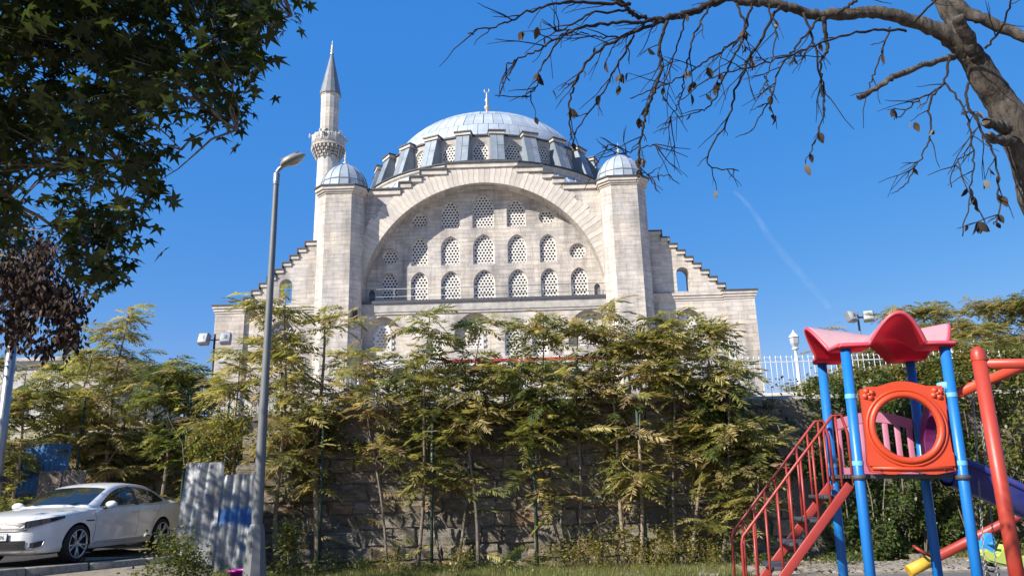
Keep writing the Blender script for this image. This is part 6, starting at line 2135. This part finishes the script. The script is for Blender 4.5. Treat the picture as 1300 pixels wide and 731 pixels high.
# spring rider: lime body, blue head
c = at_y(1272, 700, 10.0)
SR = empty('spring_rider', (c.x, 10.0, 0), 0, 'lime green spring rider with a blue head behind the swing post', 'spring rider')
o_ = Vector(SR.location)
prof = [(1239, 702), (1242, 697), (1248, 696), (1254, 700), (1260, 702), (1264, 696), (1268, 690), (1275, 691), (1282, 697), (1290, 704), (1305, 706), (1312, 698), (1318, 698), (1316, 718), (1300, 722), (1280, 719), (1262, 715), (1248, 711)]
pts = [at_y(x, y, 10.0) - o_ for x, y in prof]
body = MB().prism([(p.x, p.z) for p in reversed(pts)], -.11, .11)
me = body.mesh('body', P_LIME)
bm = bmesh.new(); bm.from_mesh(me); bmesh.ops.remove_doubles(bm, verts=bm.verts[:], dist=1e-4); bmesh.ops.bevel(bm, geom=[e for e in bm.edges if len(e.link_faces) == 2 and e.calc_face_angle(0) > R(60)], offset=.02, segments=2, affect='EDGES'); bm.to_mesh(me); bm.free()
place('body', me, SR)
hp = [(1245, 698), (1246, 688), (1249, 680), (1255, 676), (1260, 682), (1261, 700), (1254, 701)]
hpt = [at_y(x, y, 10.0) - o_ for x, y in hp]
hdm = MB().prism([(p.x, p.z) for p in reversed(hpt)], -.05, .05).build('head', P_SKY, SR)
hc = at_y(1252, 690, 10.0) - o_
for s in (-1, 1): MB().tube([hc + Vector((0, .04 * s, 0)), hc + Vector((0, .17 * s, .02))], .018, 8).build('handle', P_SKY, SR)
for x in (1245, 1259):
    q = at_y(x, 712, 10.0) - o_
    sp_ = [Vector((q.x + .055 * math.cos(t), .055 * math.sin(t), max(0.0, q.z * (t / (2 * PI * 8))))) for t in np.linspace(0, 2 * PI * 8, 90)]
    MB().tube(sp_, .014, 6).build('spring', P_DARK, SR)
# block left lying on the paving
p = at_z(1206, 730, .0)
o = place('loose_stone', SM[3], None, (p.x, 14.2, .16), (0, 0, .4), (.3, .22, .2)); tag(o, 'pale stone block lying on the path by the seesaw end', 'stone')
# ------------------------------------------------------------------ almost leafless tree overhanging from the right
def bare_tree():
    D0 = 4.7
    base = Vector((4.35, 4.9, 0))
    root = empty('bare_tree', base, 0, 'nearly leafless old tree whose branches reach in from the upper right', 'tree')
    def W(x, y, d): return at_d(x, y, d) - base
    def rp(px, d): return px / F_PX * d
    def smooth(q, k=4):
        out = []
        n = len(q)
        for i in range(n - 1):
            p0, p1, p2, p3 = q[max(0, i - 1)], q[i], q[i + 1], q[min(n - 1, i + 2)]
            for j in range(k * 2):
                t = j / (k * 2)
                out.append(.5 * ((2 * p1) + (p2 - p0) * t + (2 * p0 - 5 * p1 + 4 * p2 - p3) * t * t + (3 * p1 - p0 - 3 * p2 + p3) * t ** 3))
        out.append(q[-1]); return out
    tr = MB()
    def limb(pts, dep, r0, r1, mb=tr, n=10, jit=.006):
        if not hasattr(dep, '__len__'): dep = (dep, dep)
        m = len(pts)
        q = [W(x, y, dep[0] + (dep[1] - dep[0]) * i / (m - 1)) for i, (x, y) in enumerate(pts)]
        s = smooth(q)
        k = len(s)
        s = [p + Vector((random.uniform(-jit, jit), random.uniform(-jit, jit), random.uniform(-jit, jit))) * (0 < i < k - 1) for i, p in enumerate(s)]
        d = (dep[0] + dep[1]) / 2
        rad = [.82 * rp(r0 + (r1 - r0) * i / (k - 1), d) * random.uniform(.985, 1.02) for i in range(k)]
        mb.tube(s, rad, n)
        return s
    trunk = [Vector((0, 0, -.1)), Vector((.0, -.05, .6)), Vector((-.1, -.1, 1.3)), W(1345, 300, D0), W(1310, 215, D0), W(1283, 150, D0), W(1255, 105, D0), W(1228, 66, D0)]
    s = smooth(trunk); k = len(s)
    tr.tube([p + Vector((random.uniform(-.003, .003),) * 3) for p in s], [.155 - .09 * (i / (k - 1)) + random.uniform(-.002, .002) for i in range(k)], 14)
    limb([(1240, 85), (1205, 48), (1165, 30), (1120, 18), (1080, 17), (1045, 20), (1015, 13), (985, 6), (950, 2), (915, -6)], (D0, 4.5), 13, 5)
    limb([(1235, 75), (1215, 35), (1190, -5), (1170, -45), (1150, -110), (1120, -190), (1105, -260)], (D0, 5.1), 13, 1.5)
    limb([(1180, -30), (1210, 5), (1250, 25), (1300, 47), (1350, 70), (1430, 80), (1520, 60), (1600, 20)], (4.9, 4.3), 12, 1.5)
    limb([(1238, 72), (1228, 45), (1217, 20)], (4.65, 4.55), 11, 9)
    limb([(1210, 70), (1190, 78), (1150, 92), (1118, 108), (1090, 123)], (D0, 4.4), 5.5, 3.5)
    limb([(1278, 165), (1262, 158), (1250, 154)], (4.6, 4.5), 9, 7)
    limb([(1286, 182), (1268, 178), (1252, 173)], (4.6, 4.5), 8, 6)
    limb([(1290, 150), (1310, 140), (1345, 130), (1410, 105), (1480, 60), (1540, -10)], (4.7, 5.3), 15, 1.5)
    from mathutils import noise as mn
    tr.v = [tuple(Vector(p) + mn.noise_vector(Vector(p) * 6) * .016 + mn.noise_vector(Vector(p) * 24) * .007) for p in tr.v]
    tr.build('trunk', MATS['bark_old'], root)
    tw = MB()
    traced = [
        ([(930, -4), (900, 6), (870, 18), (845, 24), (832, 26)], (4.55, 4.3), 6, 4.5),
        ([(835, 25), (812, 22), (795, 8), (783, -4)], (4.35, 4.3), 3.5, 3),
        ([(840, 25), (790, 29), (745, 33), (715, 45), (690, 60), (665, 72), (643, 82)], (4.3, 4.0), 2.8, .9),
        ([(842, 28), (800, 42), (760, 65), (735, 95), (724, 125), (724, 165), (727, 180)], (4.3, 4.4), 2.8, 1.0),
        ([(846, 28), (838, 60), (838, 95), (825, 130), (815, 165), (810, 200), (813, 218)], (4.3, 4.2), 3.0, 1.2),
        ([(805, 45), (780, 90), (760, 125), (727, 172)], (4.3, 4.45), 1.8, 1.0),
        ([(800, 6), (760, 4), (720, 3), (680, 12), (640, 30), (594, 43)], (4.3, 3.9), 3, .9),
        ([(800, 14), (750, 18), (715, 38), (705, 40)], (4.3, 4.1), 2, 1),
        ([(722, 38), (690, 80), (680, 110), (668, 126)], (4.1, 4.0), 1.4, .8),
        ([(818, 32), (790, 46), (762, 47), (735, 42), (705, 36)], (4.3, 4.2), 1.5, .8),
        ([(935, 4), (945, 40), (915, 65), (880, 90), (850, 105), (800, 125)], (4.5, 4.3), 2.0, .8),
        ([(955, 4), (942, 50), (925, 85), (905, 130), (888, 142)], (4.5, 4.6), 2.2, .9),
        ([(990, 8), (960, 60), (935, 110), (925, 150), (897, 205), (938, 217)], (4.5, 4.7), 2.4, .8),
        ([(1045, 22), (1050, 60), (1042, 80), (1045, 110)], (4.5, 4.5), 3.5, 1.0),
        ([(1040, 24), (1010, 60), (990, 90), (975, 130), (955, 165)], (4.5, 4.3), 2.0, .8),
        ([(1020, 16), (1035, 60), (1043, 105), (1045, 150), (1028, 195)], (4.5, 4.4), 2.0, .9),
        ([(1150, 40), (1110, 38), (1060, 48), (1010, 68), (960, 84), (905, 98), (860, 130)], (4.6, 4.2), 2.2, .8),
        ([(1130, 35), (1118, 70), (1108, 100), (1100, 120)], (4.6, 4.5), 1.6, .9),
        ([(1205, 74), (1198, 105), (1170, 125), (1135, 152)], (4.6, 4.5), 2.2, .9),
        ([(1198, 105), (1180, 130), (1182, 165), (1170, 200), (1147, 237)], (4.55, 4.4), 1.9, .9),
        ([(1200, 106), (1225, 140), (1235, 190), (1234, 230), (1222, 300)], (4.55, 4.3), 1.8, .9),
        ([(1230, 105), (1228, 130), (1245, 165), (1262, 200), (1268, 260), (1262, 285)], (4.55, 4.35), 2.4, .9),
        ([(1237, 190), (1212, 208), (1208, 238)], (4.35, 4.3), 1.1, .7),
        ([(1160, 28), (1200, -10), (1230, -30)], (4.6, 4.2), 2.0, 1.2),
        ([(1250, 62), (1275, 30), (1285, -5)], (4.6, 4.3), 2.0, 1.4),
        ([(1060, 20), (1080, 5), (1095, -6)], (4.5, 4.4), 3, 2),
        ([(870, 18), (860, 60), (845, 100), (842, 128)], (4.35, 4.6), 1.6, .7),
        ([(900, 8), (880, 50), (870, 95), (862, 130), (845, 160)], (4.4, 4.3), 1.8, .7),
        ([(975, 6), (985, 40), (978, 80), (965, 120)], (4.5, 4.2), 1.6, .7),
        ([(800, 200), (780, 185), (768, 187)], (4.25, 4.2), .9, .7),
        ([(812, 186), (790, 195), (765, 186)], (4.25, 4.2), .9, .7),
        ([(811, 190), (830, 184), (838, 191)], (4.25, 4.2), .9, .7),
        ([(812, 216), (828, 224), (850, 222)], (4.22, 4.2), .9, .7),
    ]
    traced += [([(1150, -110), (1190, -150), (1240, -170), (1290, -200)], (4.95, 5.1), 3, .8), ([(1135, -150), (1090, -170), (1040, -180)], (5.0, 4.7), 3, .8),
        ([(1430, 80), (1470, 120), (1500, 170)], (4.5, 4.3), 3, .8), ([(1520, 60), (1570, 90), (1610, 140)], (4.4, 4.2), 2.5, .8), ([(1410, 105), (1440, 40), (1450, -30)], (5.0, 5.2), 3, .8), ([(1480, 60), (1540, 70), (1600, 60)], (5.1, 5.3), 2.5, .8)]
    ends = []
    for pts, dep, r0, r1 in traced:
        s = limb(pts, dep, r0, r1, tw, 6, .008)
        ends.append(s)
        # side twigs
        L = len(s)
        for k in range(int(L * .26)):
            i = random.randint(int(L * .15), L - 1)
            d = (s[min(L - 1, i + 1)] - s[max(0, i - 1)]).normalized()
            u, w = perp(d); a = random.uniform(0, 2 * PI)
            dr = (d * random.uniform(.5, 1.1) + (u * math.cos(a) + w * math.sin(a)) * .75 + Vector((-.2, 0, -.1))).normalized()
            ln = random.uniform(.06, .30)
            e = s[i] + dr * ln
            c = curve(s[i], e, 4, .012)
            tw.tube(c, [.0038, .0032, .0027, .0022, .0016], 5)
            ends.append(c)
            if random.random() < .5:
                j = c[2]; e2 = j + (dr + Vector((random.uniform(-.7, .7), random.uniform(-.7, .7), random.uniform(-.7, .3)))).normalized() * ln * .6
                tw.tube([j, j.lerp(e2, .5) + Vector((0, 0, .006)), e2], [.0026, .002, .0014], 4); ends.append([j, e2])
    o = tw.build('branches', MATS['twig'], root); o['kind'] = 'stuff'
    # dry leaves, each one a part
    lv = []
    for c, cup in (((.025, .021, .019), .12), ((.045, .038, .034), .2), ((.16, .14, .12), .15), ((.07, .045, .025), .25)):
        V = []; F = []
        n = 7
        for i in range(n + 1):
            t = i / n; w = .27 * math.sin(PI * t ** .85) ** .9
            z = -.25 * t * t
            V += [(t, -w, z + cup * w), (t, 0, z), (t, w, z + cup * w)]
        for i in range(n):
            q = 3 * i; F += [(q, q + 3, q + 4, q + 1), (q + 1, q + 4, q + 5, q + 2)]
        me = mesh_np('leaf', np.array(V), F, 4, MATS['leaf_dry'], np.tile(np.array(c), (len(F), 1)), True); lv.append(me)
    def put(p, big=1.0):
        o = bpy.data.objects.new('leaf', random.choices(lv, (5, 4, 1.2, 1.5))[0]); col.objects.link(o); o.parent = root
        d = Vector((random.uniform(-.6, .6), random.uniform(-.6, .6), -1)).normalized()
        M = d.to_track_quat('X', 'Z').to_matrix() @ Matrix.Rotation(random.uniform(0, 2 * PI), 3, 'X')
        s = random.uniform(.045, .085) * big
        o.matrix_local = Matrix.Translation(p) @ (M * s).to_4x4()
    spots = [(663, 120), (665, 124), (660, 123), (652, 66), (694, 85), (700, 70), (724, 138), (727, 142), (730, 190), (727, 185), (760, 88), (768, 90), (748, 115), (797, 92), (800, 100), (787, 108), (872, 92), (880, 100), (876, 105), (893, 95), (900, 95), (918, 105), (925, 108), (884, 115), (848, 118), (812, 140), (816, 145), (808, 150), (806, 205), (820, 190), (822, 200), (830, 205), (815, 222), (812, 215), (985, 125), (990, 130), (1008, 140), (1003, 208), (1010, 180), (1043, 165), (1035, 165), (1052, 55), (1145, 148), (1158, 143), (1165, 155), (1210, 160), (1216, 158), (1222, 152), (1175, 218), (1243, 244), (1224, 240), (1258, 215), (1268, 220), (1259, 232), (1272, 240), (1274, 268), (1264, 280), (1234, 285), (1238, 287), (1220, 288), (1288, 248), (1205, 150), (1240, 285), (956, 60), (950, 45), (942, 48), (975, 30), (1000, 12), (930, 20), (883, 15), (1018, 42), (1010, 76)]
    for x, y in spots:
        q = W(x, y, 4.35); c = min((p for e in ends for p in e), key=lambda p: (p - q).length)
        put(c, 1.0)
        if random.random() < .45: put(c + Vector((random.uniform(-.02, .02), random.uniform(-.02, .02), -.01)), .9)
    for k in range(45): put(random.choice(random.choice(ends)), .8)
bare_tree()
# a faint old vapour trail high in the sky
def trail():
    a = at_d(932, 243, 9000); b = at_d(1052, 392, 9000)
    m, nt, bs = new_mat('vapour', 1.0, (.9, .9, .9))
    v = coords(nt, 'Object', (.004, .004, .004)); f = noise(nt, 1.0, 6, .7, v)
    tr_ = nt.nodes.new('ShaderNodeBsdfTransparent'); df = nt.nodes.new('ShaderNodeBsdfDiffuse'); df.inputs['Color'].default_value = (.9, .9, .9, 1)
    lw = nt.nodes.new('ShaderNodeLayerWeight'); lw.inputs['Blend'].default_value = .5
    inv = N(nt, 'ShaderNodeMath', operation='SUBTRACT'); inv.inputs[0].default_value = 1; nt.links.new(lw.outputs['Facing'], inv.inputs[1])
    mu = N(nt, 'ShaderNodeMath', operation='MULTIPLY'); nt.links.new(inv.outputs[0], mu.inputs[0]); nt.links.new(ramp(nt, f, [(.35, 0), (.75, .06)]), mu.inputs[1])
    mx = nt.nodes.new('ShaderNodeMixShader'); nt.links.new(mu.outputs[0], mx.inputs[0]); nt.links.new(tr_.outputs[0], mx.inputs[1]); nt.links.new(df.outputs[0], mx.inputs[2])
    nt.links.new(mx.outputs[0], nt.nodes['Material Output'].inputs['Surface'])
    c = (a + b) / 2
    o = MB().tube([a.lerp(b, t) - c + Vector((25 * math.sin(9 * t), 0, 18 * math.sin(13 * t))) for t in np.linspace(0, 1, 24)], [20 + 25 * math.sin(PI * t) + 25 * t for t in np.linspace(0, 1, 24)], 12, cap=False).build('vapour_trail', m, None, c)
    tag(o, 'faint thin vapour trail in the blue sky right of the mosque', 'vapour trail', kind='stuff')
trail()
